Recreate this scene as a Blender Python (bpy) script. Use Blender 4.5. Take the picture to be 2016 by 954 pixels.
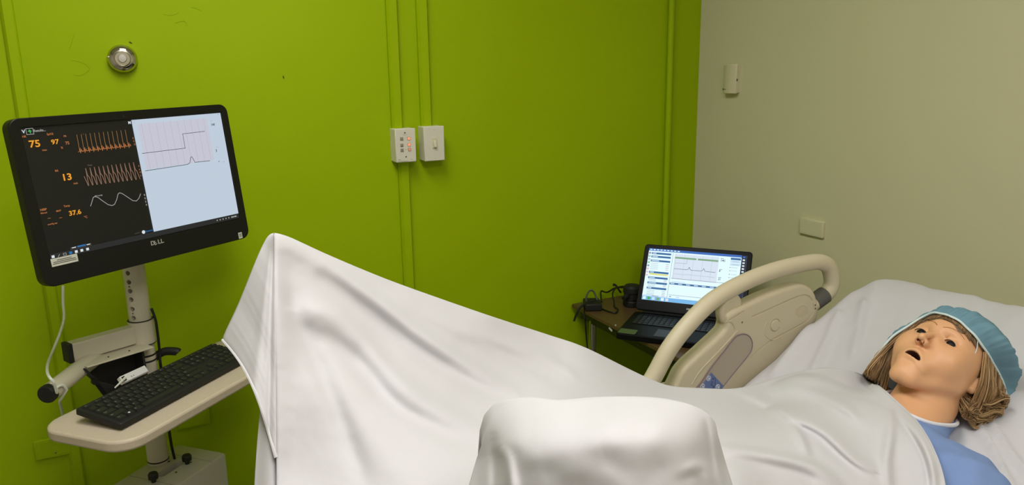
import bpy, bmesh, math, random
import numpy as np
from mathutils import Matrix, Vector
random.seed(7)
for o in list(bpy.data.objects):
    bpy.data.objects.remove(o)
scn = bpy.context.scene
COL = scn.collection

# ---------------------------------------------------------------- camera
F = 1490.; CX, CY = 1008., 477.
HEADING, PITCH, ROLL, CZ = math.radians(26.), math.radians(12.6), math.radians(.9), 1.46
_f = np.array([math.sin(HEADING)*math.cos(PITCH), math.cos(HEADING)*math.cos(PITCH), -math.sin(PITCH)])
_r = np.array([math.cos(HEADING), -math.sin(HEADING), 0.]); _u = np.cross(_r, _f)
CR = math.cos(ROLL)*_r - math.sin(ROLL)*_u
CU = math.sin(ROLL)*_r + math.cos(ROLL)*_u
CF = _f
CAM = np.array([0., 0., CZ])
cd = bpy.data.cameras.new('camera'); cam = bpy.data.objects.new('camera', cd); COL.objects.link(cam)
cd.sensor_width = 36.; cd.lens = F/2016*36.; cd.clip_start = .02
M = Matrix.Identity(4)
for i in range(3):
    M[i][0], M[i][1], M[i][2], M[i][3] = CR[i], CU[i], -CF[i], CAM[i]
cam.matrix_world = M
scn.camera = cam
scn.view_settings.view_transform = 'Standard'; scn.view_settings.look = 'None'
scn.view_settings.gamma = 1.; scn.view_settings.use_curve_mapping = False
scn.view_settings.exposure = 0.0

# ---------------------------------------------------------------- world and lights
world = bpy.data.worlds.new('world'); scn.world = world; world.use_nodes = True
world.node_tree.nodes['Background'].inputs[0].default_value = (.9, .95, 1., 1)
world.node_tree.nodes['Background'].inputs[1].default_value = 0.
ROOM = dict(x0=-1.75, x1=1.995, y0=-1.7, y1=2.4, z1=2.62)
LAMP_COLOR = (1., .985, .975)
# centre x, y, size x, size y, watts of the ceiling fittings
CEILING_LAMPS = [(.14, 1.1, .6, 1.2, 17.5), (.30, -.65, .6, 1.2, 22.)]
def area_light(name, x, y, z, sx, sy, watts, parent=None):
    l = bpy.data.lights.new(name, 'AREA'); l.shape = 'RECTANGLE'; l.size = sx; l.size_y = sy
    l.energy = watts; l.color = LAMP_COLOR
    o = bpy.data.objects.new(name, l); COL.objects.link(o); o.location = (x, y, z)
    if parent: o.parent = parent
    return o

# ---------------------------------------------------------------- photograph pixels to directions
def ray(x, y): return CF + CR*((x-CX)/F) - CU*((y-CY)/F)
def P(x, y, d): return CAM + ray(x, y)*d
def on(x, y, ax, v):
    d = ray(x, y); return CAM + d*((v-CAM[ax])/d[ax])
def proj(p):
    q = np.asarray(p)-CAM; z = q@CF
    return np.stack([CX+F*(q@CR)/z, CY-F*(q@CU)/z, z], -1)

# ---------------------------------------------------------------- materials
def lin(c):
    return tuple(((v/255.)/12.92 if v <= 10.3 else ((v/255.+.055)/1.055)**2.4) for v in c)
MATS = {}
def mat(name, rgb, rough=.5, metal=0., noise=None, bump=None, emit=None, coat=0., spec=.5, trans=0., sub=0., sheen=0.):
    """rgb in sRGB 0-255; noise=(scale, amount, stretch) colour mottling; bump=(scale, strength)"""
    if name in MATS: return MATS[name]
    m = bpy.data.materials.new(name); m.use_nodes = True; nt = m.node_tree
    b = nt.nodes['Principled BSDF']; c = lin(rgb)
    b.inputs['Base Color'].default_value = (*c, 1); b.inputs['Roughness'].default_value = rough
    b.inputs['Metallic'].default_value = metal; b.inputs['Specular IOR Level'].default_value = spec
    b.inputs['Coat Weight'].default_value = coat
    if sheen: b.inputs['Sheen Weight'].default_value = sheen
    if sub:
        b.inputs['Subsurface Weight'].default_value = sub; b.inputs['Subsurface Radius'].default_value = (.012, .005, .003)
        b.inputs['Subsurface Scale'].default_value = 1.
    tc = nt.nodes.new('ShaderNodeTexCoord')
    if noise:
        n = nt.nodes.new('ShaderNodeTexNoise'); n.inputs['Scale'].default_value = noise[0]; n.inputs['Detail'].default_value = 5
        mp = nt.nodes.new('ShaderNodeMapping'); mp.inputs['Scale'].default_value = noise[2] if len(noise) > 2 else (1, 1, 1)
        nt.links.new(tc.outputs['Object'], mp.inputs[0]); nt.links.new(mp.outputs[0], n.inputs['Vector'])
        mx = nt.nodes.new('ShaderNodeMix'); mx.data_type = 'RGBA'
        a = noise[1]
        mx.inputs[6].default_value = (*[v*(1-a) for v in c], 1); mx.inputs[7].default_value = (*[min(1, v*(1+a)) for v in c], 1)
        nt.links.new(n.outputs['Fac'], mx.inputs[0]); nt.links.new(mx.outputs[2], b.inputs['Base Color'])
    if bump:
        n = nt.nodes.new('ShaderNodeTexNoise'); n.inputs['Scale'].default_value = bump[0]; n.inputs['Detail'].default_value = 6
        bp = nt.nodes.new('ShaderNodeBump'); bp.inputs['Strength'].default_value = bump[1]; bp.inputs['Distance'].default_value = .002
        nt.links.new(tc.outputs['Object'], n.inputs['Vector'])
        nt.links.new(n.outputs['Fac'], bp.inputs['Height']); nt.links.new(bp.outputs[0], b.inputs['Normal'])
    if emit:
        b.inputs['Emission Color'].default_value = (*c, 1); b.inputs['Emission Strength'].default_value = emit
    if trans:
        t = nt.nodes.new('ShaderNodeBsdfTransparent'); ms = nt.nodes.new('ShaderNodeMixShader'); ms.inputs[0].default_value = trans
        nt.links.new(b.outputs[0], ms.inputs[1]); nt.links.new(t.outputs[0], ms.inputs[2])
        nt.links.new(ms.outputs[0], nt.nodes['Material Output'].inputs[0])
    MATS[name] = m
    return m
def screen(name, rgb, k=1.0):
    """a lit pixel colour: black glass that gives off light"""
    if name in MATS: return MATS[name]
    m = mat(name, (4, 4, 4), .45, spec=.25); b = m.node_tree.nodes['Principled BSDF']
    b.inputs['Emission Color'].default_value = (*lin(rgb), 1); b.inputs['Emission Strength'].default_value = k
    return m

# ---------------------------------------------------------------- mesh helpers
def link(name, me, parent=None):
    o = bpy.data.objects.new(name, me); COL.objects.link(o)
    if parent: o.parent = parent
    return o
def tag(o, label, cat=None, group=None, kind=None):
    if label: o['label'] = label
    if cat: o['category'] = cat
    if group: o['group'] = group
    if kind: o['kind'] = kind
    return o
def thing(name, loc, label, cat, group=None):
    o = link(name, None); o.location = loc; o.empty_display_size = .05
    return tag(o, label, cat, group)
def structure(o): o['kind'] = 'structure'; return o
def frame_of(d, up=(0, 0, 1)):
    d = np.asarray(d, float); d = d/np.linalg.norm(d); up = np.asarray(up, float)
    if abs(d@up) > .98: up = np.array([1., 0, 0]) if abs(d[0]) < .9 else np.array([0, 1., 0])
    a = np.cross(up, d); a /= np.linalg.norm(a); return a, np.cross(d, a), d
class MB:
    def __init__(s): s.v = []; s.f = []; s.m = []; s.cur = 0
    def add(s, vs, fs, m=None):
        o = len(s.v); s.v += [tuple(map(float, p)) for p in vs]
        for f in fs: s.f.append([o+i for i in f]); s.m.append(s.cur if m is None else m)
        return s
    def box(s, c, size, R=None, m=None):
        R = np.eye(3) if R is None else np.asarray(R); h = np.asarray(size)/2.
        vs = [np.asarray(c)+R@(h*np.array([x, y, z])) for x in (-1, 1) for y in (-1, 1) for z in (-1, 1)]
        return s.add(vs, [(0, 1, 3, 2), (4, 6, 7, 5), (0, 4, 5, 1), (2, 3, 7, 6), (0, 2, 6, 4), (1, 5, 7, 3)], m)
    def prism(s, pts, d, m=None):
        """closed outline (3-D points) pushed along vector d"""
        n = len(pts); pts = [np.asarray(p, float) for p in pts]; d = np.asarray(d, float)
        vs = pts+[p+d for p in pts]
        return s.add(vs, [list(range(n))[::-1], list(range(n, 2*n))]+[(i, (i+1) % n, n+(i+1) % n, n+i) for i in range(n)], m)
    def tube(s, path, r, n=10, closed=False, caps=True, m=None, flat=1., up=(0, 0, 1)):
        path = [np.asarray(p, float) for p in path]; k = len(path)
        r = [r]*k if np.isscalar(r) else r
        vs = []; prev = None
        for i, p in enumerate(path):
            a = path[(i-1) % k] if (closed or i > 0) else p; b = path[(i+1) % k] if (closed or i < k-1) else p
            t = b-a; t /= np.linalg.norm(t)+1e-12
            if prev is None: A, B, _ = frame_of(t, up)
            else:
                A = prev-(prev@t)*t; A /= np.linalg.norm(A)+1e-12; B = np.cross(t, A)
            prev = A
            for j in range(n):
                q = 2*math.pi*j/n; vs.append(p+r[i]*(A*math.cos(q)+B*math.sin(q)*flat))
        fs = []
        for i in range(k if closed else k-1):
            i2 = (i+1) % k
            for j in range(n): fs.append((i*n+j, i*n+(j+1) % n, i2*n+(j+1) % n, i2*n+j))
        if caps and not closed: fs += [list(range(n))[::-1], [(k-1)*n+j for j in range(n)]]
        return s.add(vs, fs, m)
    def lathe(s, prof, c, axis, n=32, m=None):
        """profile of (radius, height) about axis through c"""
        A, B, D = frame_of(axis); vs = []; k = len(prof)
        for r, h in prof:
            for j in range(n):
                q = 2*math.pi*j/n; vs.append(np.asarray(c)+D*h+r*(A*math.cos(q)+B*math.sin(q)))
        fs = [(i*n+j, i*n+(j+1) % n, (i+1)*n+(j+1) % n, (i+1)*n+j) for i in range(k-1) for j in range(n)]
        fs += [list(range(n))[::-1], [(k-1)*n+j for j in range(n)]]
        return s.add(vs, fs, m)
    def grid(s, G, m=None, wrap=False):
        a, b = len(G), len(G[0]); vs = [p for row in G for p in row]
        fs = [(i*b+j, i*b+j+1, (i+1)*b+j+1, (i+1)*b+j) for i in range(a-1) for j in range(b-1)]
        if wrap: fs += [(i*b+b-1, i*b, (i+1)*b, (i+1)*b+b-1) for i in range(a-1)]
        return s.add(vs, fs, m)
    def build(s, name, mats, parent=None, smooth=False, bevel=0, seg=2, fix=True, angle=35):
        me = bpy.data.meshes.new(name); me.from_pydata(s.v, [], s.f)
        for m in (mats if isinstance(mats, (list, tuple)) else [mats]): me.materials.append(m)
        if any(s.m): me.polygons.foreach_set('material_index', s.m)
        if fix:
            bm = bmesh.new(); bm.from_mesh(me); bmesh.ops.recalc_face_normals(bm, faces=bm.faces); bm.to_mesh(me); bm.free()
        if smooth: me.polygons.foreach_set('use_smooth', [True]*len(me.polygons))
        o = link(name, me)
        if parent is not None:
            o.parent = parent; p = np.array(parent.location)
            q = parent.parent
            while q is not None: p = p+np.array(q.location); q = q.parent
            me.transform(Matrix.Translation(Vector(-p)))
        if bevel:
            b = o.modifiers.new('bevel', 'BEVEL'); b.width = bevel; b.segments = seg; b.limit_method = 'ANGLE'; b.angle_limit = math.radians(40)
            b.harden_normals = False
            if not smooth: me.polygons.foreach_set('use_smooth', [True]*len(me.polygons)); smooth = True
        if smooth and angle and hasattr(me, 'set_sharp_from_angle'): me.set_sharp_from_angle(angle=math.radians(angle))
        return o
def spline(pts, n=8, closed=False):
    """Catmull-Rom through points"""
    pts = [np.asarray(p, float) for p in pts]; k = len(pts); out = []
    for i in range(k if closed else k-1):
        g = lambda j: pts[j % k] if closed else pts[min(max(j, 0), k-1)]
        a, b, c, d = g(i-1), g(i), g(i+1), g(i+2)
        for q in range(n):
            t = q/n; out.append(.5*((2*b)+(c-a)*t+(2*a-5*b+4*c-d)*t*t+(3*b-a-3*c+d)*t**3))
    if not closed: out.append(pts[-1])
    return out
def rounded(w, h, r, n=5):
    """rounded rectangle outline in 2-D, centred"""
    o = []
    for cx, cy, a in ((w/2-r, h/2-r, 0), (-w/2+r, h/2-r, 90), (-w/2+r, -h/2+r, 180), (w/2-r, -h/2+r, 270)):
        for i in range(n+1):
            q = math.radians(a+90*i/n); o.append((cx+r*math.cos(q), cy+r*math.sin(q)))
    return o
_fc = {}
def text_mesh(body):
    if body not in _fc:
        cu = bpy.data.curves.new('text', 'FONT'); cu.body = body; cu.size = 1.; cu.resolution_u = 3; cu.offset = .022
        o = bpy.data.objects.new('text', cu); COL.objects.link(o)
        bpy.context.view_layer.update()
        me = bpy.data.meshes.new_from_object(o.evaluated_get(bpy.context.evaluated_depsgraph_get()))
        v = np.array([p.co[:2] for p in me.vertices]).reshape(-1, 2); f = [list(p.vertices) for p in me.polygons]
        bpy.data.objects.remove(o); bpy.data.curves.remove(cu); bpy.data.meshes.remove(me)
        _fc[body] = (v, f)
    return _fc[body]
def carve(o, cutter, angle=30):
    """cut the closed shells of a mesh builder out of object o for good"""
    c = cutter.build('cutter', o.data.materials[0]); bpy.context.view_layer.update()
    m = o.modifiers.new('cut', 'BOOLEAN'); m.operation = 'DIFFERENCE'; m.solver = 'EXACT'; m.object = c; m.use_self = True
    me = bpy.data.meshes.new_from_object(o.evaluated_get(bpy.context.evaluated_depsgraph_get())); me.name = o.name
    o.modifiers.clear(); o.data = me; cm = c.data; bpy.data.objects.remove(c); bpy.data.meshes.remove(cm)
    me.polygons.foreach_set('use_smooth', [True]*len(me.polygons)); me.set_sharp_from_angle(angle=math.radians(angle))
class Sheet2D:
    """flat print on a plane: origin o, axes ex, ey, normal n"""
    def __init__(s, o, ex, ey, n): s.o, s.ex, s.ey, s.n = map(lambda q: np.asarray(q, float), (o, ex, ey, n)); s.mb = MB(); s.mats = []; s.lift = .0004
    def mi(s, m):
        if m not in s.mats: s.mats.append(m)
        return s.mats.index(m)
    def at(s, u, v, k=1): return s.o+s.ex*u+s.ey*v+s.n*(s.lift*k)
    def uv(s, x, y):
        d = ray(x, y); t = ((s.o-CAM)@s.n)/(d@s.n); q = CAM+d*t-s.o; return q@s.ex, q@s.ey
    def poly(s, pts, m, k=1): s.mb.add([s.at(u, v, k) for u, v in pts], [list(range(len(pts)))], s.mi(m))
    def rect(s, u0, v0, u1, v1, m, k=1): s.poly([(u0, v0), (u1, v0), (u1, v1), (u0, v1)], m, k)
    def line(s, pts, w, m, k=2):
        for (a, b), (c, d) in zip(pts[:-1], pts[1:]):
            L = math.hypot(c-a, d-b)+1e-9; nx, ny = -(d-b)/L*w/2, (c-a)/L*w/2; ex, ey = (c-a)/L*w*.3, (d-b)/L*w*.3
            s.poly([(a-ex+nx, b-ey+ny), (a-ex-nx, b-ey-ny), (c+ex-nx, d+ey-ny), (c+ex+nx, d+ey+ny)], m, k)
    def text(s, body, u, v, h, m, k=2, ang=0, wide=1., align='l'):
        vv, ff = text_mesh(body)
        if not len(vv): return
        vv = vv*(h/.7)*np.array([wide, 1.])
        if align == 'c': vv = vv-np.array([vv[:, 0].max()/2, 0])
        c, sn = math.cos(ang), math.sin(ang)
        s.mb.add([s.at(u+c*x-sn*y, v+sn*x+c*y, k) for x, y in vv], ff, s.mi(m))
    def build(s, name, parent): return s.mb.build(name, s.mats, parent, fix=False)
def tps(ctrl):
    c = np.asarray(ctrl, float); X = c[:, :2]/300.; n = len(X)
    U = lambda r2: np.where(r2 > 0, r2*np.log(r2+1e-12), 0.)
    K = U(((X[:, None]-X[None])**2).sum(-1)); Pm = np.c_[np.ones(n), X]
    A = np.block([[K+1e-4*np.eye(n), Pm], [Pm.T, np.zeros((3, 3))]])
    w = np.linalg.solve(A, np.r_[c[:, 2], 0, 0, 0])
    def fn(p):
        p = np.asarray(p, float); q = p.reshape(-1, 2)/300.
        return (U(((q[:, None]-X[None])**2).sum(-1))@w[:n]+w[n]+q@w[n+1:]).reshape(p.shape[:-1])
    return fn
def polydist(p, line):
    """distance of points (N,2) from a polyline and the position along it 0..1"""
    p = np.asarray(p, float); best = np.full(len(p), 1e9); pos = np.zeros(len(p)); line = np.asarray(line, float); side = np.zeros(len(p))
    L = np.r_[0, np.cumsum(np.linalg.norm(np.diff(line, axis=0), axis=1))]
    for i in range(len(line)-1):
        a, b = line[i], line[i+1]; d = b-a; t = np.clip(((p-a)@d)/(d@d), 0, 1)
        q = p-(a+t[:, None]*d); r = np.linalg.norm(q, axis=1); k = r < best
        best = np.where(k, r, best); pos = np.where(k, (L[i]+t*(L[i+1]-L[i]))/L[-1], pos)
        side = np.where(k, np.sign(d[0]*q[:, 1]-d[1]*q[:, 0]), side)
    return best, pos, side
def vnoise(x, y, seed=0):
    """smooth value noise in 2-D"""
    rs = np.random.RandomState(seed); T = rs.rand(64, 64)*2-1
    xi, yi = np.floor(x).astype(int), np.floor(y).astype(int); fx, fy = x-xi, y-yi
    fx = fx*fx*(3-2*fx); fy = fy*fy*(3-2*fy)
    g = lambda i, j: T[i % 64, j % 64]
    return (g(xi, yi)*(1-fx)+g(xi+1, yi)*fx)*(1-fy)+(g(xi, yi+1)*(1-fx)+g(xi+1, yi+1)*fx)*fy

# ================================================================ the room
GREEN = mat('green wall paint', (156, 183, 3), .5, noise=(2.2, .05), bump=(70, .12), spec=.12)
BEIGE = mat('beige wall paint', (214, 209, 172), .6, noise=(1.5, .03), bump=(90, .06), spec=.25)
OFFW = mat('off white wall paint', (205, 200, 185), .7)
X0, X1, Y0, Y1, Z1 = ROOM['x0'], ROOM['x1'], ROOM['y0'], ROOM['y1'], ROOM['z1']
T = .12
def slab(name, lo, hi, m):
    b = MB(); lo, hi = np.array(lo, float), np.array(hi, float); b.box((lo+hi)/2, hi-lo); return structure(b.build(name, m))
slab('floor', (X0-T, Y0-T, -T), (X1+T, Y1+T, 0), mat('grey vinyl floor', (150, 146, 136), .45, noise=(30, .12)))
slab('ceiling', (X0-T, Y0-T, Z1), (X1+T, Y1+T, Z1+T), mat('white ceiling tile', (225, 224, 216), .85, bump=(60, .3)))
wall_back = slab('wall_back', (X0-T, Y1, 0), (X1+T, Y1+T, Z1), GREEN)
wall_right = slab('wall_right', (X1, Y0-T, 0), (X1+T, Y1, Z1), BEIGE)
slab('wall_left', (X0-T, Y0-T, 0), (X0, Y1, Z1), OFFW)
slab('wall_front', (X0, Y0-T, 0), (X1, Y0, Z1), OFFW)
for nm, lo, hi in (('baseboard_back', (X0, Y1-.012, 0), (X1, Y1, .1)), ('baseboard_right', (X1-.012, Y0, 0), (X1, Y1-.012, .1))):
    slab(nm, lo, hi, mat('dark vinyl baseboard', (52, 48, 44), .5))
# nicks and old filler scars in the green paint
for x, y, a in ((558, 152, 1.4), (257, 84, .6)):
    c = on(x, y, 1, Y1); b = MB(); b.box(c, (.0035, .0012, .008), np.array(Matrix.Rotation(a-1.57, 3, 'Y')))
    b.build('paint_chip', mat('bare plaster chip', (70, 72, 20), .9), wall_back)
for pts in ([(140, 118), (165, 124), (176, 136), (160, 148), (146, 147)], [(322, 28), (338, 30), (352, 24)], [(376, 14), (388, 17), (398, 22)], [(345, 45), (362, 41), (370, 52)], [(146, 66), (140, 88), (136, 98)]):
    b = MB(); b.tube(spline([on(x, y, 1, Y1) for x, y in pts], 4), .0011, 5, flat=.8)
    b.build('paint_ridge', GREEN, wall_back, smooth=True)

for i, (x, y, sx, sy, w) in enumerate(CEILING_LAMPS):
    t = thing('ceiling_light_offscreen', (x, y, Z1), 'white fluorescent ceiling light fitting above the '+('monitor cart' if i == 0 else 'room opposite the green wall'), 'ceiling light')
    b = MB(); z = Z1-.02
    for cx, cy, ax, ay in ((0, sy/2+.015, sx+.06, .03), (0, -sy/2-.015, sx+.06, .03), (sx/2+.015, 0, .03, sy), (-sx/2-.015, 0, .03, sy)):
        b.box((x+cx, y+cy, z), (ax, ay, .04))
    b.build('frame', mat('white enamel', (230, 230, 225), .4), t)
    b = MB(); b.box((x, y, Z1-.012), (sx, sy, .012)); b.build('diffuser_offscreen', mat('lit diffuser', (255, 249, 235), .6, emit=3.), t)
    a = area_light('ceiling_lamp_offscreen', 0, 0, -.022, sx, sy, w, t)

# ---- surface conduits on the green wall
def conduit(label, segs, w, dep, round_=False):
    o = None; b = MB()
    for (x, zt, zb) in segs:
        if round_: b.tube([(x, Y1-dep*.5, zt), (x, Y1-dep*.5, zb)], w/2, 14)
        else:
            b.prism([(x-w/2, Y1+.002, zb), (x-w/2, Y1-dep*.55, zb), (x-w/2+.007, Y1-dep, zb), (x+w/2-.003, Y1-dep, zb), (x+w/2, Y1-dep+.004, zb), (x+w/2, Y1+.002, zb)], (0, 0, zt-zb))
    o = b.build('wall_conduit', GREEN, smooth=round_, angle=40)
    return tag(o, label, 'conduit', None)
xa = on(776, 100, 1, Y1-.02)[0]; xb = on(835, 100, 1, Y1-.02)[0]
conduit('flat green-painted wall conduit running behind the large monitor', [(on(11, 0, 1, Y1)[0], Z1, .1)], .03, .014)
conduit('green-painted conduit passing through the button control box', [(xa, Z1, 1.28), (on(800, 420, 1, Y1-.02)[0], 1.2, .1)], .034, .022)
conduit('green-painted conduit dropping to the white light switch box', [(xb, Z1, 1.28)], .034, .022)
conduit('round green-painted pipe running down the wall behind the laptop', [(on(1313, 200, 1, Y1)[0], Z1, .1)], .024, .024, True)

# ---- round chrome thermostat
c = on(241, 115, 1, Y1-.03); c[1] = Y1
t = thing('thermostat', c, 'round chrome thermostat dial on the green wall above the monitor', 'thermostat')
CHROME = mat('polished chrome', (205, 198, 190), .08, 1.)
b = MB(); b.lathe([(.036, -.003), (.0375, .004), (.0375, .012), (.036, .019), (.032, .025), (.026, .029), (.022, .0305), (.0205, .030)], c, (0, -1, 0), 40); b.build('cover_ring', CHROME, t, smooth=True, angle=60)
b = MB(); b.lathe([(.022, .0285), (.022, .0315), (.0195, .0325), (.0185, .0305)], c, (0, -1, 0), 40); b.build('bezel_ring', mat('brushed steel', (190, 184, 165), .3, 1.), t, smooth=True)
b = MB(); b.lathe([(.0187, .028), (.0187, .0302)], c, (0, -1, 0), 36); d = b.build('dial_scale', mat('dark brown dial', (58, 40, 38), .35), t)
s = Sheet2D((c[0], c[1]-.0303, c[2]), (1, 0, 0), (0, 0, 1), (0, -1, 0)); pale = mat('pale dial print', (190, 175, 150), .5)
for i in range(24):
    a = i*math.pi/12; s.line([(.0135*math.cos(a), .0135*math.sin(a)), (.0165*math.cos(a), .0165*math.sin(a))], .0009, pale, 1)
s.build('dial_marks', d)
b = MB(); b.lathe([(.011, .029), (.0108, .0345), (.0095, .0362), (.001, .0366)], c, (0, -1, 0), 32); b.build('centre_knob', mat('satin aluminium', (205, 200, 195), .35, .6), t, smooth=True, angle=50)
b = MB(); b.box((c[0]-.034, c[1]-.023, c[2]+.004), (.007, .006, .004)); b.build('set_lever', CHROME, t, bevel=.001)

# ---- the two raised boxes beside each other on the wall
CREAM = mat('cream box plastic', (226, 220, 196), .45); PLATE = mat('ivory cover plate', (222, 218, 202), .4)
def wall_box(name, label, cat, x0, x1, z0, z1, dep, tilt=0.):
    cx, cz = (x0+x1)/2, (z0+z1)/2
    t = thing(name, (cx, Y1, cz), label, cat)
    b = MB(); n = .012
    xs = np.linspace(x0+.0015, x1-.0015, 9); top = [(x, Y1-.004+0*x, z1-.001) for x in xs]
    b.prism([(x0+.001, Y1+.002, z0), (x0+.001, Y1-dep+.006, z0), (x1-.001, Y1-dep+.006, z0), (x1-.001, Y1+.002, z0)], (0, 0, z1-z0-.001))
    b.build('back_box', CREAM, t, bevel=.003)
    b = MB(); b.box((cx, Y1-dep+.003, cz), (x1-x0, .007, z1-z0)); b.build('cover_plate', PLATE, t, bevel=.0025)
    return t, Sheet2D((cx, Y1-dep-.0005, cz), (1, 0, 0), (0, 0, 1), (0, -1, 0))
BLK = mat('black plastic', (22, 22, 22), .45); SCREW = mat('dark screw', (50, 46, 40), .4, .6)
t, s = wall_box('control_box', 'cream wall control box with six small square buttons, two glowing orange', 'control panel', .734, .8025, 1.185, 1.293, .058)
cx, cz = .76825, 1.239
ink = mat('dark print', (70, 66, 60), .6)
KEYM = mat('grey button cap', (178, 165, 150), .5); KEYLIT = mat('glowing orange button', (255, 150, 110), .5, emit=.85); KEYL2 = mat('dim orange button', (236, 160, 135), .5, emit=.25); WELL = mat('brown button well', (110, 82, 70), .6)
def q1(x, y): return s.uv(740+x/7.95, 220+y/7.95)
for (x0, y0, x1, y1, m, g) in ((370, 388, 437, 460, KEYM, '-'), (484, 382, 548, 452, KEYLIT, '-'), (374, 488, 440, 556, KEYM, '^'), (490, 482, 550, 548, KEYLIT, 'o'), (378, 566, 442, 634, KEYM, 'v'), (497, 556, 558, 625, KEYL2, '-')):
    (u0, v0), (u1, v1) = q1(x0, y0), q1(x1, y1); uc, vc = (u0+u1)/2, (v0+v1)/2
    b = MB(); p = s.at(uc, vc, 0); b.box(p, (.0095, .002, .0095)); w_ = b.build('button_well', WELL, t)
    b = MB(); b.box(p+np.array([0, -.0012, 0]), (.0074, .003, .0076)); w2 = b.build('button', m, t, bevel=.0008)
    s.lift = .0034
    if g == '-': s.rect(uc-.0018, vc-.0006, uc+.0018, vc+.0006, WELL)
    elif g == 'o': s.rect(uc-.0009, vc-.001, uc+.0009, vc+.001, WELL)
    else:
        sg = 1 if g == '^' else -1; s.poly([(uc-.002, vc-.0018*sg), (uc+.002, vc-.0018*sg), (uc, vc+.002*sg)], WELL)
s.lift = .0005
for x, y in ((453, 328), (474, 702)):
    u, v = q1(x, y); b = MB(); b.lathe([(.0022, -.001), (.0022, .0007), (.001, .001)], s.at(u, v, 0), (0, -1, 0), 14); b.build('screw', SCREW, t)
u, v = q1(350, 757); s.text('Extron', u, v, .0022, ink); u, v = q1(540, 745); s.text('MLC 104', u, v, .0014, ink)
u, v = q1(468, 592); s.rect(u-.001, v-.001, u+.001, v+.001, ink)
u, v = q1(420, 362); s.line([(u, v), (u+.016, v)], .0004, ink); u, v = q1(345, 778); s.line([(u, v), (u+.034, v)], .0006, ink)
s.build('printed_marks', t)['kind'] = 'stuff'
t, s = wall_box('light_switch', 'cream wall box with one ivory toggle light switch', 'light switch', .8305, .901, 1.183, 1.296, .058)
cx, cz = .86575, 1.2395
b = MB(); b.box((cx, Y1-.0595, cz+.002), (.0165, .003, .036)); b.build('switch_frame', mat('ivory switch', (216, 210, 180), .4), t, bevel=.001)
b = MB(); b.prism([(cx-.0048, Y1-.060, cz+.011), (cx-.0048, Y1-.0665, cz+.0085), (cx-.0048, Y1-.070, cz-.011), (cx-.0048, Y1-.060, cz-.012)], (.0096, 0, 0)); b.build('toggle', mat('ivory switch', (0, 0, 0)), t, bevel=.0012)
for dz in (.046, -.046):
    b = MB(); b.lathe([(.0028, -.001), (.0028, .0006), (.0015, .001)], (cx, Y1-.0585, cz+dz), (0, -1, 0), 14); b.build('screw', PLATE, t)

# ---- small sensor on the beige wall
yc, zc = 2.2015, 1.4265
t = thing('wall_sensor', (X1, yc, zc), 'cream slim motion sensor high on the beige wall', 'sensor')
SENS = mat('cream sensor plastic', (214, 206, 172), .45)
b = MB(); b.box((X1-.006, yc, zc), (.014, .066, .1)); b.build('back_plate', SENS, t, bevel=.002)
b = MB(); prof = [(X1-.01, -.034), (X1-.02, -.0335), (X1-.027, -.02), (X1-.0285, 0), (X1-.027, .02), (X1-.02, .0335), (X1-.01, .034)]
b.prism([(x, yc+y, zc-.0525) for x, y in prof], (0, 0, .105)); b.build('front_cover', SENS, t, bevel=.0025, angle=25)
s = Sheet2D((X1-.0275, yc, zc), (0, -1, 0), (0, 0, 1), (-1, 0, 0)); s.rect(-.026, -.040, -.0215, -.0335, ink, 3); s.rect(-.018, -.0375, -.010, -.0355, ink, 3); s.build('logo_print', t)
b = MB(); b.box((X1-.016, yc-.0345, zc-.003), (.004, .002, .008)); b.build('release_tab', ink, t)

def blank_plate(label, c, ax, m, w=.1, h=.056, knock=False):
    """ax: 1 on green wall, 0 on beige wall"""
    t = thing('blank_wall_plate', c, label, 'wall plate')
    n = np.array([0, -1., 0]) if ax == 1 else np.array([-1., 0, 0]); e = np.array([1., 0, 0]) if ax == 1 else np.array([0, -1., 0])
    b = MB(); sz = np.abs(e)*w+np.abs(n)*.014+np.array([0, 0, h])
    b.box(np.array(c)+n*.004, sz); b.build('plate', m, t, bevel=.0035)
    b = MB(); b.box(np.array(c)+n*.0095, np.abs(e)*(w-.012)+np.abs(n)*.004+np.array([0, 0, h-.012])); b.build('raised_field', m, t, bevel=.001)
    for sx in (-1, 1):
        b = MB(); b.lathe([(.003, 0), (.003, .0012), (.0015, .0016)], np.array(c)+e*(sx*w*.42)+n*.0112, n, 12); b.build('screw', m, t)
    if knock:
        q = np.array(c)+e*.008+np.array([0, 0, -.004])+n*.0112
        b = MB(); b.tube([q+e*(.017*math.cos(a))+np.array([0, 0, .017*math.sin(a)]) for a in np.linspace(.3, 5.6, 22)], .0012, 6); b.build('knockout_ring', m, t, smooth=True)
        b = MB(); b.box(q+np.array([-.006, 0, -.012]), (.004, .003, .003)); b.build('knockout_slot', ink, t)
    return t
blank_plate('beige painted blank outlet plate on the beige wall behind the bed', (X1, 1.788, .9405), 0, BEIGE)
blank_plate('green painted outlet plate with round knockout beside the keyboard tray', (-.316, Y1, .425), 1, GREEN, .1, .06, True)
blank_plate('green painted blank outlet plate low on the wall under the keyboard', (.058, Y1, .431), 1, GREEN, .096, .056)

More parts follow.
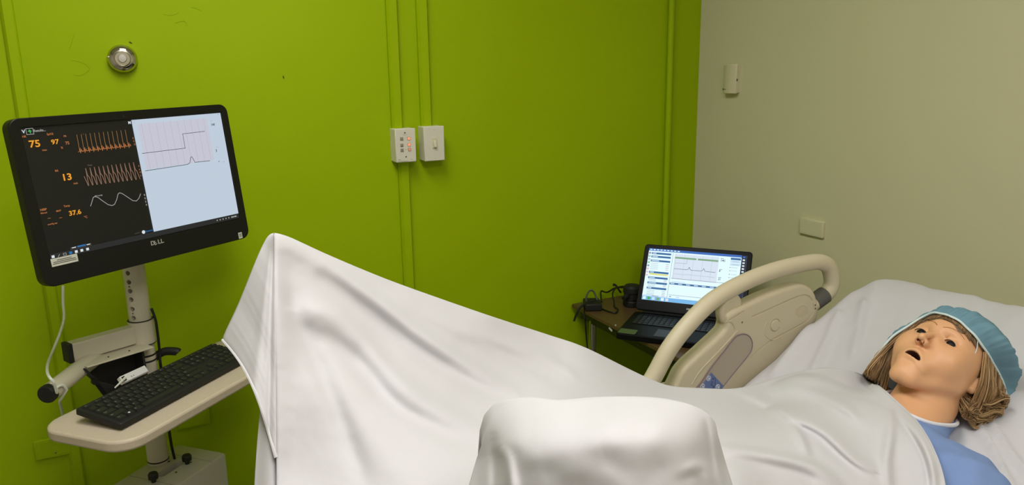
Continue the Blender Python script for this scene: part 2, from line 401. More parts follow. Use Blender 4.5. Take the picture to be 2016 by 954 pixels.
# ================================================================ monitor cart
PUTTY = mat('putty enamel', (206, 198, 178), .45, bump=(120, .05)); PUTTY2 = mat('pale laminate', (200, 186, 164), .5, noise=(220, .1))
BLACKP = mat('black satin plastic', (16, 16, 16), .4); BLACKM = mat('matt black plastic', (20, 20, 19), .6)
pole = np.array([-.047, 2.108])
cart = thing('monitor_cart', (pole[0], pole[1], 0), 'putty-coloured rolling cart with perforated pole and laminate keyboard tray', 'cart')
R_POLE = .0265
b = MB(); b.tube([(pole[0], pole[1], .12), (pole[0], pole[1], 1.32)], R_POLE, 28); p_ = b.build('pole', PUTTY, cart, smooth=True)
vd = np.array([-pole[0]-.028*0, -pole[1], 0]); vd = vd/np.linalg.norm(vd); hd = np.array([vd[0]*math.cos(-.62)-vd[1]*math.sin(-.62), vd[0]*math.sin(-.62)+vd[1]*math.cos(-.62), 0])
holes = MB()
for y in (537, 555, 573, 590, 609, 627):
    z = on(262, y, 1, pole[1]-R_POLE)[2]; q = np.array([pole[0], pole[1], z])+hd*(R_POLE-.0035)
    holes.tube([q-hd*.024, q+hd*.008], .0062, 16, up=(0, 0, 1))
for y in (564, 618):
    z = on(262, y, 1, pole[1]-R_POLE)[2]; q = np.array([pole[0], pole[1], z])+hd*(R_POLE-.0035)
    holes.tube([q-hd*.016, q+hd*.008], .0025, 10)
carve(p_, holes, 40)
def ring(z, h, r, m, nm, par=cart):
    b = MB(); b.lathe([(r-.001, -h/2), (r, -h/2+.001), (r, h/2-.001), (r-.001, h/2)], (pole[0], pole[1], z), (0, 0, 1), 28); return b.build(nm, m, par, smooth=True, angle=40)
zc = on(272, 652, 1, pole[1])[2]
ring(zc, .062, .031, PUTTY, 'collar'); ring(zc+.032, .002, .0315, BLACKM, 'collar_seam'); ring(zc-.032, .002, .0315, BLACKM, 'collar_seam')
for y in (697, 708): ring(on(280, y, 1, pole[1])[2], .005, .0275, BLACKM, 'cable_tie')
ring(on(315, 902, 1, pole[1])[2], .004, .0275, BLACKM, 'cable_tie')
for y in (686, 700):
    z = on(268, y, 1, pole[1]-R_POLE)[2]; q = np.array([pole[0], pole[1], z])+hd*(R_POLE-.003); b = MB(); b.tube([q, q+hd*.006], .005, 12); b.build('set_screw', BLACKM, cart)
# square arm from the collar to the handle
A1 = np.array([pole[0], pole[1], zc-.002]); A0 = P(137, 692, 1.83)
d = A0-A1; d[2] = 0; L = np.linalg.norm(d); d /= L; nrm = np.array([-d[1], d[0], 0]); A0 = A1+d*L
Rm = np.stack([d, nrm, [0, 0, 1]], 1)
b = MB(); b.box(A1+d*(L/2+.012), (L-.025, .034, .046), Rm); b.build('square_arm', PUTTY, cart, bevel=.003)
b = MB(); b.box(A1+d*(L+.004), (.012, .036, .048), Rm); b.build('arm_end_cap', BLACKM, cart, bevel=.002)
side = nrm if nrm@(CAM-A0) > 0 else -nrm
b = MB(); b.box(A1+d*(L*.5)+side*.03+np.array([0, 0, -.027]), (L*.92, .075, .004), Rm); sh = b.build('bracket_shelf', PUTTY, cart, bevel=.0015)
for k in (.33, .62):
    b = MB(); b.tube([A1+d*(L*k)+side*.045+np.array([0, 0, -.0255]), A1+d*(L*k)+side*.045+np.array([0, 0, -.0235])], .0022, 8); b.build('shelf_rivet', SCREW, sh)
# black holder under the shelf
lo = A1+d*(L*.5)+side*.03+np.array([0, 0, -.03])
g = lambda a, s_, z: lo+d*a+side*s_+np.array([0, 0, z])
b = MB()
b.prism([g(L*.5, -.03, 0), g(L*.5, .034, 0), g(L*.42, .034, -.03), g(L*.3, .034, -.055), g(L*.3, -.03, -.04)], -d*.006)
b.prism([g(-L*.36, .02, 0), g(-L*.36, -.03, 0), g(-L*.36, -.03, -.11), g(-L*.36, .03, -.12)], d*.006)
b.prism([g(L*.5, -.028, 0), g(-L*.36, -.028, 0), g(-L*.36, -.028, -.12), g(L*.1, -.028, -.13), g(L*.3, -.028, -.05)], side*.004)
b.prism([g(L*.42, .034, -.03), g(-L*.3, .034, -.115), g(-L*.36, .034, -.12), g(L*.1, .034, -.13), g(L*.3, .034, -.055)], -side*.006)
b.build('scanner_holder', BLACKM, cart, bevel=.002)
b = MB(); q = g(L*.40, .037, -.035); b.tube([q, q+side*.008], .008, 16); b.build('holder_knob', BLACKP, cart)
# round push handle with black plug
HA = P(222, 676, 1.96); H1 = P(92, 776, 1.70); hdv = (H1-HA)/np.linalg.norm(H1-HA)
b = MB(); b.tube([HA, H1], .0208, 24); b.build('push_handle', PUTTY, cart, smooth=True)
b = MB(); b.lathe([(.0208, -.012), (.0212, 0), (.019, .004), (.001, .005)], H1, hdv, 28); b.build('handle_plug', BLACKM, cart, smooth=True, angle=50)
b = MB(); b.tube([HA, (HA+A1)/2+np.array([0, .02, -.02]), A1], .011, 12); b.build('handle_stay', PUTTY, cart, smooth=True)
# black lever right of the pole
zl = on(310, 700, 1, pole[1])[2]
b = MB(); b.tube(spline([(pole[0]+.015, pole[1]+.017, zl-.012), (pole[0]+.045, pole[1]+.014, zl+.004), (pole[0]+.074, pole[1]+.004, zl+.003), (pole[0]+.080, pole[1]+.002, zl-.001)], 5), [.012]*3+[.011]*11+[.008, .004], 12); b.build('height_lever', BLACKM, cart, smooth=True)
# tray
ZT = .72; F1 = on(330, 829, 2, ZT); tv = np.array([math.cos(math.radians(44)), math.sin(math.radians(44)), 0]); nv = np.array([-tv[1], tv[0], 0])
TL, TD = .62, .258
tc = F1+tv*(-.118+TL/2)+nv*(TD/2)
b = MB(); b.prism([tc+tv*x+nv*y+np.array([0, 0, -.026]) for x, y in rounded(TL, TD, .06, 8)], (0, 0, .026)); tr = b.build('keyboard_tray', PUTTY2, cart, bevel=.006, seg=3)
b = MB(); b.box(np.array([pole[0], pole[1], ZT-.045])-nv*.05, (.03, .14, .04), np.stack([tv, nv, [0, 0, 1]], 1)); b.build('tray_bracket', PUTTY, cart, bevel=.004)
# lower unit with knobs
ZB = .45; BD = tv; BN = nv; K1, K2 = on(303, 948, 2, ZB), on(369, 912, 2, ZB)
bc = (K1+K2)/2+BN*.018+BD*.015; bc[2] = ZB
bR = np.stack([BD, BN, [0, 0, 1]], 1)
b = MB(); b.box(bc-np.array([0, 0, .15]), (.24, .165, .30), bR); UNIT = mat('grey putty plastic', (188, 184, 168), .5); pu = b.build('power_unit', UNIT, cart, bevel=.008, seg=3)
ct = MB(); ct.prism([bc+BD*x+BN*y+np.array([0, 0, -.03]) for x, y in rounded(.085, .03, .014, 5)], (0, 0, .05))
for kx in (-.062, .066): ct.box(bc+BD*kx, (.0022, .2, .01), bR)
carve(pu, ct)
b = MB(); b.prism([bc+BD*x+BN*y+np.array([0, 0, -.0305]) for x, y in rounded(.083, .028, .013, 5)], (0, 0, .002)); b.build('grip_floor', UNIT, cart)
b = MB(); b.prism([bc+BD*(x+.012)+BN*(y-.004)+np.array([0, 0, -.029]) for x, y in rounded(.05, .014, .006, 4)], (0, 0, .015)); b.build('grip_inner', PUTTY, cart)
for q in (K1, K2):
    b = MB(); b.lathe([(.006, -.002), (.006, .008), (.012, .010), (.0125, .022), (.010, .026), (.002, .027)], q, (0, 0, 1), 12); b.build('thumb_knob', BLACKM, cart)
for kx in (-.062, .066):
    b = MB(); b.box(bc+BD*kx+np.array([0, 0, -.0045]), (.0021, .16, .0012), bR); b.build('lid_seam', UNIT, cart)
for kx, ky in ((-.03, .03), (.045, -.028), (-.01, -.03), (.03, .032)):
    b = MB(); b.tube([bc+BD*kx+BN*ky+np.array([0, 0, -.001]), bc+BD*kx+BN*ky+np.array([0, 0, .0008])], .003, 10); b.build('screw', SCREW, cart)
# wheeled base
for a in (20, 110, 200, 290):
    e = np.array([math.cos(math.radians(a)), math.sin(math.radians(a)), 0])*.21+np.array([pole[0], pole[1], 0])
    b = MB(); b.tube([(pole[0], pole[1], .13), (*e[:2], .1)], [.03, .02], 10); b.build('base_arm', PUTTY, cart, smooth=True)
    b = MB(); w = np.array([math.sin(math.radians(a)), -math.cos(math.radians(a)), 0])*.012; b.tube([np.array([*e[:2], .045])-w, np.array([*e[:2], .045])+w], .045, 20); b.build('caster', BLACKM, cart)
    b = MB(); b.tube([(*e[:2], .06), (*e[:2], .105)], .012, 10); b.build('caster_stem', PUTTY, cart)
b = MB(); b.tube(spline([(pole[0]+.029, pole[1]-.011, zc+.06), (pole[0]+.035, pole[1]-.013, zc+.03), (pole[0]+.036, pole[1]-.013, zc), (pole[0]+.036, pole[1]-.011, zc-.04), (pole[0]+.034, pole[1]-.007, zc-.09), (pole[0]+.034, pole[1]-.005, ZT+.02), (pole[0]+.034, pole[1]-.004, ZT-.05), (pole[0]+.034, pole[1]-.006, ZT-.12), (pole[0]+.036, pole[1]-.010, .50), (pole[0]+.040, pole[1]-.012, .453)], 8), .0036, 8)
tag(b.build('black_cable', BLACKP, smooth=True), 'black cable tied along the cart pole', 'cable')

# ---------------------------------------------------------------- monitor
MC = np.array([.001, 1.958, 1.232])
MR = np.array([[.839, -.539, -.071], [.544, .835, .081], [.015, -.107, .994]])
ex, ey, ez = MR[:, 0], MR[:, 1], MR[:, 2]     # ey points away from the viewer
mon = thing('desktop_monitor', MC, 'large black widescreen computer monitor showing vital-sign waveforms, mounted on the cart pole', 'monitor')
w, h = .487, .274
def mp(a, z, y=0.): return MC+ex*a+ez*z+ey*y
s = Sheet2D(mp(0, 0, -.0006), ex, ez, -ey)
cu = [s.uv(*q) for q in ((12, 236), (444, 203), (491, 468), (89, 566))]
l_, r_ = (cu[0][0]+cu[3][0])/2, (cu[1][0]+cu[2][0])/2; t_, bo = (cu[0][1]+cu[1][1])/2, (cu[2][1]+cu[3][1])/2
ccx, ccz = (l_+r_)/2, (t_+bo)/2; WW, HH = r_-l_, t_-bo
GLOSS = mat('glossy black bezel', (9, 9, 9), .3, spec=.4)
ol = rounded(WW, HH, .022, 6)
b = MB(); b.prism([mp(ccx+x, ccz+z, .0005) for x, z in ol], ey*.028); b.build('housing', BLACKP, mon, bevel=.004)
inner = rounded(w+.003, h+.003, .001, 6)
b = MB(); o1 = [mp(ccx+x, ccz+z, -.003) for x, z in ol]; i1 = [mp(x, z, -.003) for x, z in inner]; o2 = [mp(ccx+x, ccz+z, .001) for x, z in ol]; i2 = [mp(x, z, .001) for x, z in inner]; n = len(ol)
b.add(o1+i1+o2+i2, [(i, (i+1) % n, n+(i+1) % n, n+i) for i in range(n)]+[(i, (i+1) % n, 2*n+(i+1) % n, 2*n+i) for i in range(n)]+[(n+i, n+(i+1) % n, 3*n+(i+1) % n, 3*n+i) for i in range(n)])
b.build('bezel', GLOSS, mon, bevel=.0015)
b = MB(); b.prism([mp(ccx+x*.86, ccz-.01+z*.8, .028) for x, z in rounded(WW, HH, .05, 6)], ey*.03); b.build('rear_shell', BLACKM, mon, bevel=.012)
b = MB(); b.prism([mp(x, z, .056) for x, z in rounded(.1, .1, .01, 3)], ey*.02); b.build('mount_plate', BLACKM, mon)
q0 = mp(0, 0, .07); b = MB(); b.tube([q0, (pole[0], pole[1], q0[2]-.02)], .016, 12); b.build('mount_arm', BLACKM, mon)
DARK = screen('dark app pixels', (51, 49, 44)); TASK = screen('taskbar pixels', (40, 41, 42)); WHT = screen('white app pixels', (190, 204, 219)); PINK = screen('chart paper pixels', (196, 196, 211))
OR = screen('orange pixels', (232, 158, 48)); OR2 = screen('amber label pixels', (178, 112, 66)); BRN = screen('brown trace pixels', (146, 110, 72)); BRN2 = screen('wide trace pixels', (133, 104, 86)); GRY = screen('grey trace pixels', (165, 165, 160)); TXT = screen('white pixels', (215, 222, 225)); BLK_ = screen('black pixels', (38, 40, 48)); GRD = screen('grid pixels', (176, 172, 184)); BLU = screen('blue pixels', (45, 110, 170)); GRN = screen('green pixels', (70, 170, 90)); DIM = screen('dim pixels', (84, 82, 74)); STRIP = screen('side strip pixels', (58, 47, 42))
b = MB(); b.prism([mp(x, z, .0006) for x, z in ((-w/2, -h/2), (w/2, -h/2), (w/2, h/2), (-w/2, h/2))], ey*.001); b.build('screen', DARK, mon)
s.lift = .00025
m1 = lambda x, y: s.uv(x/2.385, 180+y/2.385)
m2 = lambda x, y: s.uv(30+x/6.815, 230+y/6.815)       # upper left close-up
m3 = lambda x, y: s.uv(60+x/5.963, 370+y/5.963)       # lower left close-up
m4 = lambda x, y: s.uv(250+x/7.338, 210+y/7.338)      # upper right close-up
def clampuv(q): return (min(max(q[0], -w/2), w/2), min(max(q[1], -h/2), h/2))
div_t, div_b = m1(618, 133), m1(720, 660)
ud = (div_t[0]+div_b[0])/2; vb = m1(900, 622)[1]
s.rect(ud, vb, w/2, h/2, WHT, 1); s.rect(-w/2, -h/2, w/2, vb-.001, TASK, 1) if False else None
s.rect(-w/2, -h/2, w/2, -h/2+.012, TASK, 2)
pa, pb = m4(150, 250), m4(1255, 745); s.rect(pa[0], pb[1]-.004, pb[0], pa[1], PINK, 2)
for i in range(10):
    u = pa[0]+(pb[0]-pa[0])*(i+.5)/10; s.line([(u, pb[1]-.004), (u, pa[1])], .0007, GRD, 3)
s.line([m4(215, 674), m4(838, 597), m4(800, 392), m4(1118, 354)], .0011, BLK_, 4)
s.line([m4(262, 926), m4(560, 880), m4(870, 832), m4(905, 810)]+[m4(x, y) for x, y in ((915, 735), (930, 720), (945, 740), (980, 802), (1195, 778))], .0012, BLK_, 4)
def tx(fn, x, y, body, hgt, m, ang=0, wide=1.): u, v = fn(x, y); s.text(body, u, v, hgt, m, 4, ang, wide)
tx(m4, 1212, 276, '141', .0062, BLK_); tx(m4, 1200, 214, 'FHR', .0028, GRD); tx(m4, 1280, 650, '3', .0062, BLK_); tx(m4, 1275, 592, 'TOCO', .0026, GRD); tx(m4, 1322, 806, '•', .006, BLK_); tx(m4, 1372, 804, 'Live', .0035, GRD); tx(m4, 95, 240, 'V', .003, GRD); tx(m4, 1310, 114, 'x', .003, BLK_)
tx(m2, 92, 222, 'V', .0072, TXT); tx(m2, 1515, 96, 'M', .0062, TXT)
u, v = m2(192, 195); s.line([(u-.007, v-.006), (u+.007, v-.006), (u+.007, v+.006), (u-.007, v+.006), (u-.007, v-.006)], .001, GRY, 4)
s.poly([(u-.004, v), (u, v+.004), (u+.004, v), (u+.0015, v-.001), (u+.0015, v-.004), (u-.0005, v-.004), (u-.0005, v-.001)], GRN, 4)
tx(m2, 245, 203, 'Results...', .0048, GRY)
tx(m2, 92, 280, 'HR', 0.00416, OR2); tx(m2, 190, 412, '75', .0140, OR, 0, 1.15); tx(m2, 360, 460, '/min', 0.00384, OR2); tx(m2, 422, 247, 'SpO2', 0.00416, OR2); tx(m2, 485, 370, '97', .0098, OR, 0, 1.15); tx(m2, 612, 428, '%', .0045, OR2); tx(m2, 648, 272, 'PR', 0.00384, OR2); tx(m2, 672, 372, '75', .0062, OR2)
tx(m2, 532, 738, 'RR', 0.00416, OR2); tx(m2, 625, 858, '13', .0138, OR, 0, 1.15); tx(m2, 780, 905, '/min', 0.00384, OR2); tx(m2, 968, 662, 'Pleth', .0036, DIM); tx(m2, 905, 240, 'II', .003, DIM)
for k in range(12):                                      # ECG beats
    ft = k/11.; x0, y0 = 822+650*ft, 240-65*ft; xb, yb = 862+650*ft, 462-72*ft
    s.line([m2(x0, y0), m2(x0+22, y0+120), m2(xb+2, yb+6)], .0011, BRN, 4)
    s.line([m2(xb-20, yb+8), m2(xb, yb-2), m2(xb+6, yb-45), m2(xb+12, yb+24), m2(xb+17, yb), m2(xb+24, yb-28), m2(xb+30, yb), m2(xb+40, yb-6)], .0011, OR2, 4)
for k in range(12):                                      # pleth wave
    ft = k/11.; x0, y0 = 940+640*ft, 690-80*ft
    s.line([m2(x0-18, y0+110), m2(x0+38, y0+232), m2(x0+42, y0+225), m2(x0, y0)] if k == 0 else [m2(x0+38, y0+232), m2(x0+42, y0+225), m2(x0, y0)], .0016, BRN2, 4)
    s.line([m2(x0, y0), m2(x0+28, y0+95), m2(x0+48, y0+115), m2(x0+92, y0+222)], .0017, BRN2, 4)
for k, f_ in enumerate('ECG'): tx(m2, 1572+k*9, 295+k*42, f_, .0038, OR2)
for k, f_ in enumerate('SpO2'): tx(m2, 1650+k*8, 670+k*42, f_, .0038, OR2)
s.line([m3(*q) for q in ((703, 212), (735, 108), (760, 100), (790, 110), (850, 155), (910, 195), (955, 206), (985, 190), (1008, 140), (1025, 70), (1045, 55), (1080, 68), (1140, 108), (1200, 148), (1240, 152), (1270, 120), (1290, 66))], .0013, GRY, 4)
tx(m3, 748, 102, 'ABP (mmHg)', .0024, GRY)
for k, f_ in enumerate('RESP'): tx(m3, 1330+k*8, 92+k*39, f_, .0042, GRY)
tx(m3, 112, 272, 'NIBP', 0.00448, OR2); tx(m3, 118, 306, 'Manual', 0.00320, OR2); tx(m3, 300, 282, 'MAP', 0.00368, OR2); tx(m3, 388, 226, 'Temp', 0.00400, OR2); tx(m3, 452, 326, '37.6', .0098, OR, 0, 1.12); tx(m3, 628, 356, '°C', .0048, OR2)
for x, y in ((200, 360), (335, 354)): u, v = m3(x, y); s.rect(u, v, u+.006, v+.0009, OR2, 4)
tx(m3, 200, 438, 'mmHg set', 0.00336, OR2)
u, v = m3(1325, 516); s.poly([(u+.0042*math.cos(a), v+.0042*math.sin(a)) for a in np.linspace(0, 6.1, 14)], TXT, 4); tx(m3, 1340, 520, 'Dynamic', .004, BLU); tx(m3, 1220, 542, '15:07:21', .0026, DIM)
u0, v0 = m3(470, 722); u1, v1 = m3(708, 650); s.line([(u0, v1), (u1, v1), (u1, v0), (u0, v0), (u0, v1)], .0008, DIM, 4); s.rect(u0+.003, v0+.002, u0+.012, v0+.004, TXT, 4); s.rect(u0+.015, v0+.0015, u1-.012, v0+.005, BLU, 4); s.rect(u1-.010, v0+.002, u1-.002, v0+.004, TXT, 4)
for (x, y, m, k) in ((262, 803, TXT, 0), (330, 790, GRY, 1), (400, 774, GRY, 2), (470, 760, BLU, 0), (535, 746, TXT, 0), (600, 732, TXT, 0), (668, 718, TXT, 0)):
    u, v = m3(x, y); v = -h/2+.006
    if k == 1: s.line([(u-.002, v-.003), (u+.002, v+.002)], .001, m, 4)
    elif k == 2: s.line([(u-.003, v-.002), (u+.003, v-.002), (u+.003, v+.002), (u-.003, v+.002), (u-.003, v-.002)], .0009, m, 4)
    else: s.rect(u-.003, v-.0028, u+.003, v+.0028, m, 4)
for i in range(7): u = w/2-.07+i*.009; s.rect(u, -h/2+.0045, u+(.003 if i < 5 else .008), -h/2+.0075, GRY, 4)
s.build('screen_image', mon)
s = Sheet2D(mp(0, 0, -.0031), ex, ez, -ey); s.lift = .0004
u, v = s.uv(297, 483); u2, v2 = s.uv(318, 478); sil = mat('silver lettering', (185, 185, 180), .4, .3)
s.text('D', u, v, .0098, sil, 1, .0, 1.15); s.text('LL', u+.0185, v, .0098, sil, 1, 0, 1.15)
s.text('E', u+.0105, v-.0022, .0092, sil, 1, .5, 1.1)
s.build('brand_lettering', mon)
def sticker(nm, x, y, sw, sh, m, lines, par):
    u, v = s.uv(x, y); k = Sheet2D(s.at(u, v, 0), ex, ez, -ey); k.lift = .0005; k.rect(-sw/2, -sh/2, sw/2, sh/2, m, 1)
    for z, a in lines: k.rect(-sw/2*a, z-.0006, sw/2*a, z+.0006, ink, 2)
    k.build(nm, par)
STK = mat('pale label paper', (206, 206, 192), .6)
sticker('asset_label', 127, 512, .056, .017, STK, ((.004, .55), (.0005, .85), (-.003, .9)), mon)
sticker('corner_label', 473, 463, .012, .016, STK, ((.004, .6), (.001, .6), (-.002, .6)), mon)
b = MB(); b.box(mp(ccx-.02, t_-.012, -.003), (.004, .002, .004), MR); b.build('webcam_lens', BLACKM, mon)

# ---------------------------------------------------------------- keyboard
kc0 = on(238, 846, 2, ZT+.004)                      # near-left corner
KA = math.radians(44.5); ka = np.array([math.cos(KA), math.sin(KA), 0]); kn0 = np.array([-ka[1], ka[0], 0]); tl = math.radians(8.)
kb_ = kn0*math.cos(tl)+np.array([0, 0, math.sin(tl)]); kz = np.cross(ka, kb_)
KR = np.stack([ka, kb_, kz], 1); KW, KD = .432, .128
kbd = thing('keyboard', kc0, 'black full-size computer keyboard on the cart tray', 'keyboard')
def kp(x, y, z=0.): return kc0+ka*x+kb_*y+kz*z
b = MB(); b.prism([kp(KW/2+x, KD/2+y, .0) for x, y in rounded(KW, KD, .005, 3)], kz*.014); b.build('case', BLACKM, kbd, bevel=.002)
for x in (.04, KW-.04):
    b = MB(); b.box(kp(x, KD-.012, -.007), (.03, .012, .016), KR); b.build('rear_foot', BLACKM, kbd)
rows = []
U_ = .0188; yb0 = .010
def row(y, items, x0=0., hh=1.): 
    x = x0
    for it in items:
        if it < 0: x += -it*U_; continue
        rows.append((x, y, it, hh)); x += it*U_
R5 = [1.25, 1.25, 1.25, 6.25, 1.25, 1.25, 1.25, 1.25]
for r, its in enumerate((R5, [2.25]+[1]*10+[2.75], [1.75]+[1]*11+[2.25], [1.5]+[1]*12+[1.5], [1]*13+[2])): row(r*U_, its)
nx = 15.25*U_; row(0, [1, 1, 1], nx); row(U_, [-1, 1], nx); row(3*U_, [1, 1, 1], nx); row(4*U_, [1, 1, 1], nx)
px_ = 18.5*U_; row(0, [2, 1], px_); row(U_, [1, 1, 1], px_); row(2*U_, [1, 1, 1], px_); row(3*U_, [1, 1, 1], px_); row(4*U_, [1, 1, 1, 1], px_); rows += [(px_+3*U_, 0, 1, 2), (px_+3*U_, 2*U_, 1, 2)]
fy = 5.12*U_; row(fy, [1, -.55]+[1]*4+[-.5]+[1]*4+[-.5]+[1]*4, 0, .62); row(fy, [1, 1, 1], nx, .62); row(fy, [1, 1, 1, 1], px_, .62)
KEYC = mat('black key cap', (26, 26, 26), .5); cache = {}
def key_mesh(wd, hh):
    k = (wd, hh)
    if k not in cache:
        b = MB(); a, c = wd*U_/2-.0008, hh*U_/2-.0008; p, q = a-.0022, c-.002
        vs = [(x*a, y*c, 0) for x, y in ((-1, -1), (1, -1), (1, 1), (-1, 1))]+[(x*p, y*q+.0006, .0045) for x, y in ((-1, -1), (1, -1), (1, 1), (-1, 1))]
        b.add(vs, [(4, 5, 6, 7), (0, 1, 5, 4), (1, 2, 6, 5), (2, 3, 7, 6), (3, 0, 4, 7)])
        me = bpy.data.meshes.new('key'); me.from_pydata(b.v, [], b.f); me.materials.append(KEYC); cache[k] = me
    return cache[k]
LEG = mat('pale key legend', (150, 152, 150), .6); sl = Sheet2D(kp(.008, yb0, .0186), ka, kb_, kz); sl.lift = .0001
letters = iter(['Ctrl', '', 'Alt', '', 'Alt', '', '=', 'Ctrl', 'Shift']+list('ZXCVBNM<>?')+['Shift', 'Caps']+list('ASDFGHJKL;"')+['Enter', 'Tab']+list('QWERTYUIOP[]\\')+list('`1234567890-=')+['<-']+['<', 'v', '>', '^', 'Del', 'End', 'PgD', 'Ins', 'Hm', 'PgU']+['0', '.']+list('123456789')+list('N/*-')+['+', '+']+['Esc']+['F%d' % i for i in range(1, 13)]+['Ps', 'Sl', 'Pb']+['C', '-', '+', 'M'])
for (x, y, wd, hh) in rows:
    o = link('key', key_mesh(wd, hh), kbd); q = kp(.008+x+wd*U_/2, yb0+y+hh*U_/2, .0138)-kc0
    m4x = Matrix.Identity(4)
    for i in range(3):
        m4x[i][0], m4x[i][1], m4x[i][2], m4x[i][3] = ka[i], kb_[i], kz[i], q[i]
    o.matrix_local = m4x
    g_ = next(letters, '')
    if g_: sl.text(g_, x+.0042, y+hh*U_*.52, .0030 if len(g_) == 1 else .0024, LEG, 1)
u = 1.25*U_; sl.rect(u+.007, .006, u+.0115, .0105, mat('white logo print', (225, 228, 228), .5), 1)
sl.rect(15.6*U_, 5.3*U_, 15.6*U_+.002, 5.3*U_+.001, LEG, 1)
sl.build('key_legends', kbd)

# ---- small white box and white cables
c = P(268, 735, 1.86); wr = np.stack([tv, nv, [0, 0, 1]], 1)
zb = ZT+.03; c = on(262, 738, 2, zb)
t = thing('white_adapter', (c[0], c[1], ZT), 'small white adapter box standing on the tray behind the keyboard', 'adapter')
tl2 = np.stack([tv, nv*math.cos(.9)+np.array([0, 0, math.sin(.9)]), np.cross(tv, nv*math.cos(.9)+np.array([0, 0, math.sin(.9)]))], 1)
b = MB(); b.box(c, (.078, .019, .014), tl2); b.build('case', mat('white plastic', (222, 222, 222), .45), t, bevel=.002)
k = Sheet2D(c+tl2[:, 2]*.007, tl2[:, 0], tl2[:, 1], tl2[:, 2]); k.rect(-.037, -.006, -.027, .006, BLK, 1); k.rect(-.012, -.004, -.010, -.001, ink, 1); k.rect(-.006, -.004, -.004, -.001, ink, 1); k.build('socket_print', t)
WC = mat('white cable jacket', (222, 224, 212), .5)
q = c-tl2[:, 0]*.03+tl2[:, 2]*.009
b = MB(); b.tube([q, q-tv*.02+np.array([0, 0, .002])-nv*.012, P(226, 763, 1.80)], [.0035, .0028, .0016], 8); tag(b.build('white_plug', WC, smooth=True), 'white cable plug lying against the white adapter box', 'plug')
pts = [P(124, 562, 1.93), P(124, 595, 1.92), P(126, 625, 1.9), P(118, 655, 1.87), P(104, 690, 1.83), P(94, 715, 1.76), P(93, 732, 1.70), P(98, 743, 1.67)]
pts += [P(105, 751, 1.67), P(109, 762, 1.68), P(113, 776, 1.70), P(118, 793, 1.77), P(123, 815, 1.88), P(126, 850, 1.97)]
cb_ = spline(pts, 14)
def off_handle(p):                            # the cable lies against the handle, not in it
    e_ = H1+hdv*.006-HA; t_h = (p-HA)@e_/(e_@e_); r_ = p-HA-e_*t_h; L_ = np.linalg.norm(r_); lim = .0252
    if L_ < lim and 0 < t_h < 1.02:
        v_ = (CAM-p)/np.linalg.norm(CAM-p); r_ = r_+(v_-(v_@e_)*e_/(e_@e_))*.02; p = HA+e_*t_h+r_/np.linalg.norm(r_)*lim
    return p
for _ in range(6):
    cb_ = [off_handle(p) for p in cb_]
    cb_ = [cb_[0]]+[(cb_[i-1]+2*cb_[i]+cb_[i+1])/4 for i in range(1, len(cb_)-1)]+[cb_[-1]]
cb_ = [off_handle(p) for p in cb_]
b = MB(); b.tube(cb_, .0032, 8); tag(b.build('white_cable', WC, smooth=True), 'white cable hanging from the monitor and looping over the cart handle', 'cable')

# ================================================================ laptop table in the corner
ZTB = .60; XL = on(1165, 616, 2, ZTB)[0]; YL0, YL1 = 1.52, min(2.385, on(1137, 594, 2, ZTB)[1])
tab = thing('side_table', ((XL+1.97)/2, (YL0+YL1)/2, 0), 'small brown-topped table with black apron and chrome legs in the corner behind the bed', 'table')
WOOD = mat('brown wood laminate', (92, 70, 44), .4, noise=(9, .35, (14, 1, 1)))
b = MB(); b.box(((XL+1.97)/2, (YL0+YL1)/2, ZTB-.008), (1.97-XL+.01, YL1-YL0, .016)); b.build('table_top', WOOD, tab, bevel=.003)
zb = on(1171, 642, 0, XL)[2]
b = MB(); b.box(((XL+1.97)/2, (YL0+YL1)/2-.02, (ZTB-.016+zb)/2), (1.97-XL-.004, YL1-YL0-.06, ZTB-.016-zb)); b.build('apron', mat('black apron', (14, 14, 13), .35), tab, bevel=.002)
CHR2 = mat('worn chrome', (190, 188, 178), .25, 1.)
ly = on(1166, 660, 0, XL+.012)[1]
for x, y in ((XL+.014, ly), (XL+.014, YL0+.04), (1.94, ly), (1.94, YL0+.04)):
    b = MB(); b.tube([(x, y, 0), (x, y, zb+.01)], .0135, 14); b.build('leg', CHR2, tab, smooth=True)
for x, y, sw, sh in ((1202, 648, .020, .006), (1212, 640, .005, .005)):
    q = on(x, y, 0, XL-.003); b = MB(); b.box(q, (.003, sw, sh), np.array(Matrix.Rotation(.30, 3, 'X'))); b.build('white_tag', STK, tab)

# ---------------------------------------------------------------- laptop
ZL = ZTB+.021; an = math.radians(-50); th = math.radians(31)
HL = on(1250, 612, 2, ZL); lx = np.array([math.cos(an), math.sin(an), 0]); lf = np.array([lx[1], -lx[0], 0]); lup = np.array([0, 0, math.cos(th)])-lf*math.sin(th); ln = np.cross(lx, lup); ln = ln if ln@(CAM-HL) > 0 else -ln
lap = thing('laptop', (HL[0], HL[1], ZTB), 'open black laptop with a bright fetal-monitoring screen on the corner table', 'laptop')
LW, LD, LH = .38, .25, .248
LB = mat('black laptop plastic', (11, 11, 14), .5, spec=.15)
cb = HL+lx*LW/2+lf*LD/2
lR = np.stack([lx, -lf, [0, 0, 1]], 1)
b = MB(); b.prism([cb+lx*x-lf*y+np.array([0, 0, -.021]) for x, y in rounded(LW, LD, .012, 4)], (0, 0, .021)); base = b.build('base', LB, lap, bevel=.003)
b = MB()
for r_i in range(6):
    y = .035+r_i*.0185; x = .025
    for k_i in range(19 if r_i else 19):
        if r_i == 5 and 4 <= k_i <= 8:
            if k_i == 4: b.box(HL+lx*(x+.0435)+lf*y+np.array([0, 0, .001]), (.0875, .015, .003), lR)
            x += .0178; continue
        b.box(HL+lx*(x+.0078)+lf*y+np.array([0, 0, .001]), (.0156, .0158 if r_i else .009, .003), lR); x += .0176
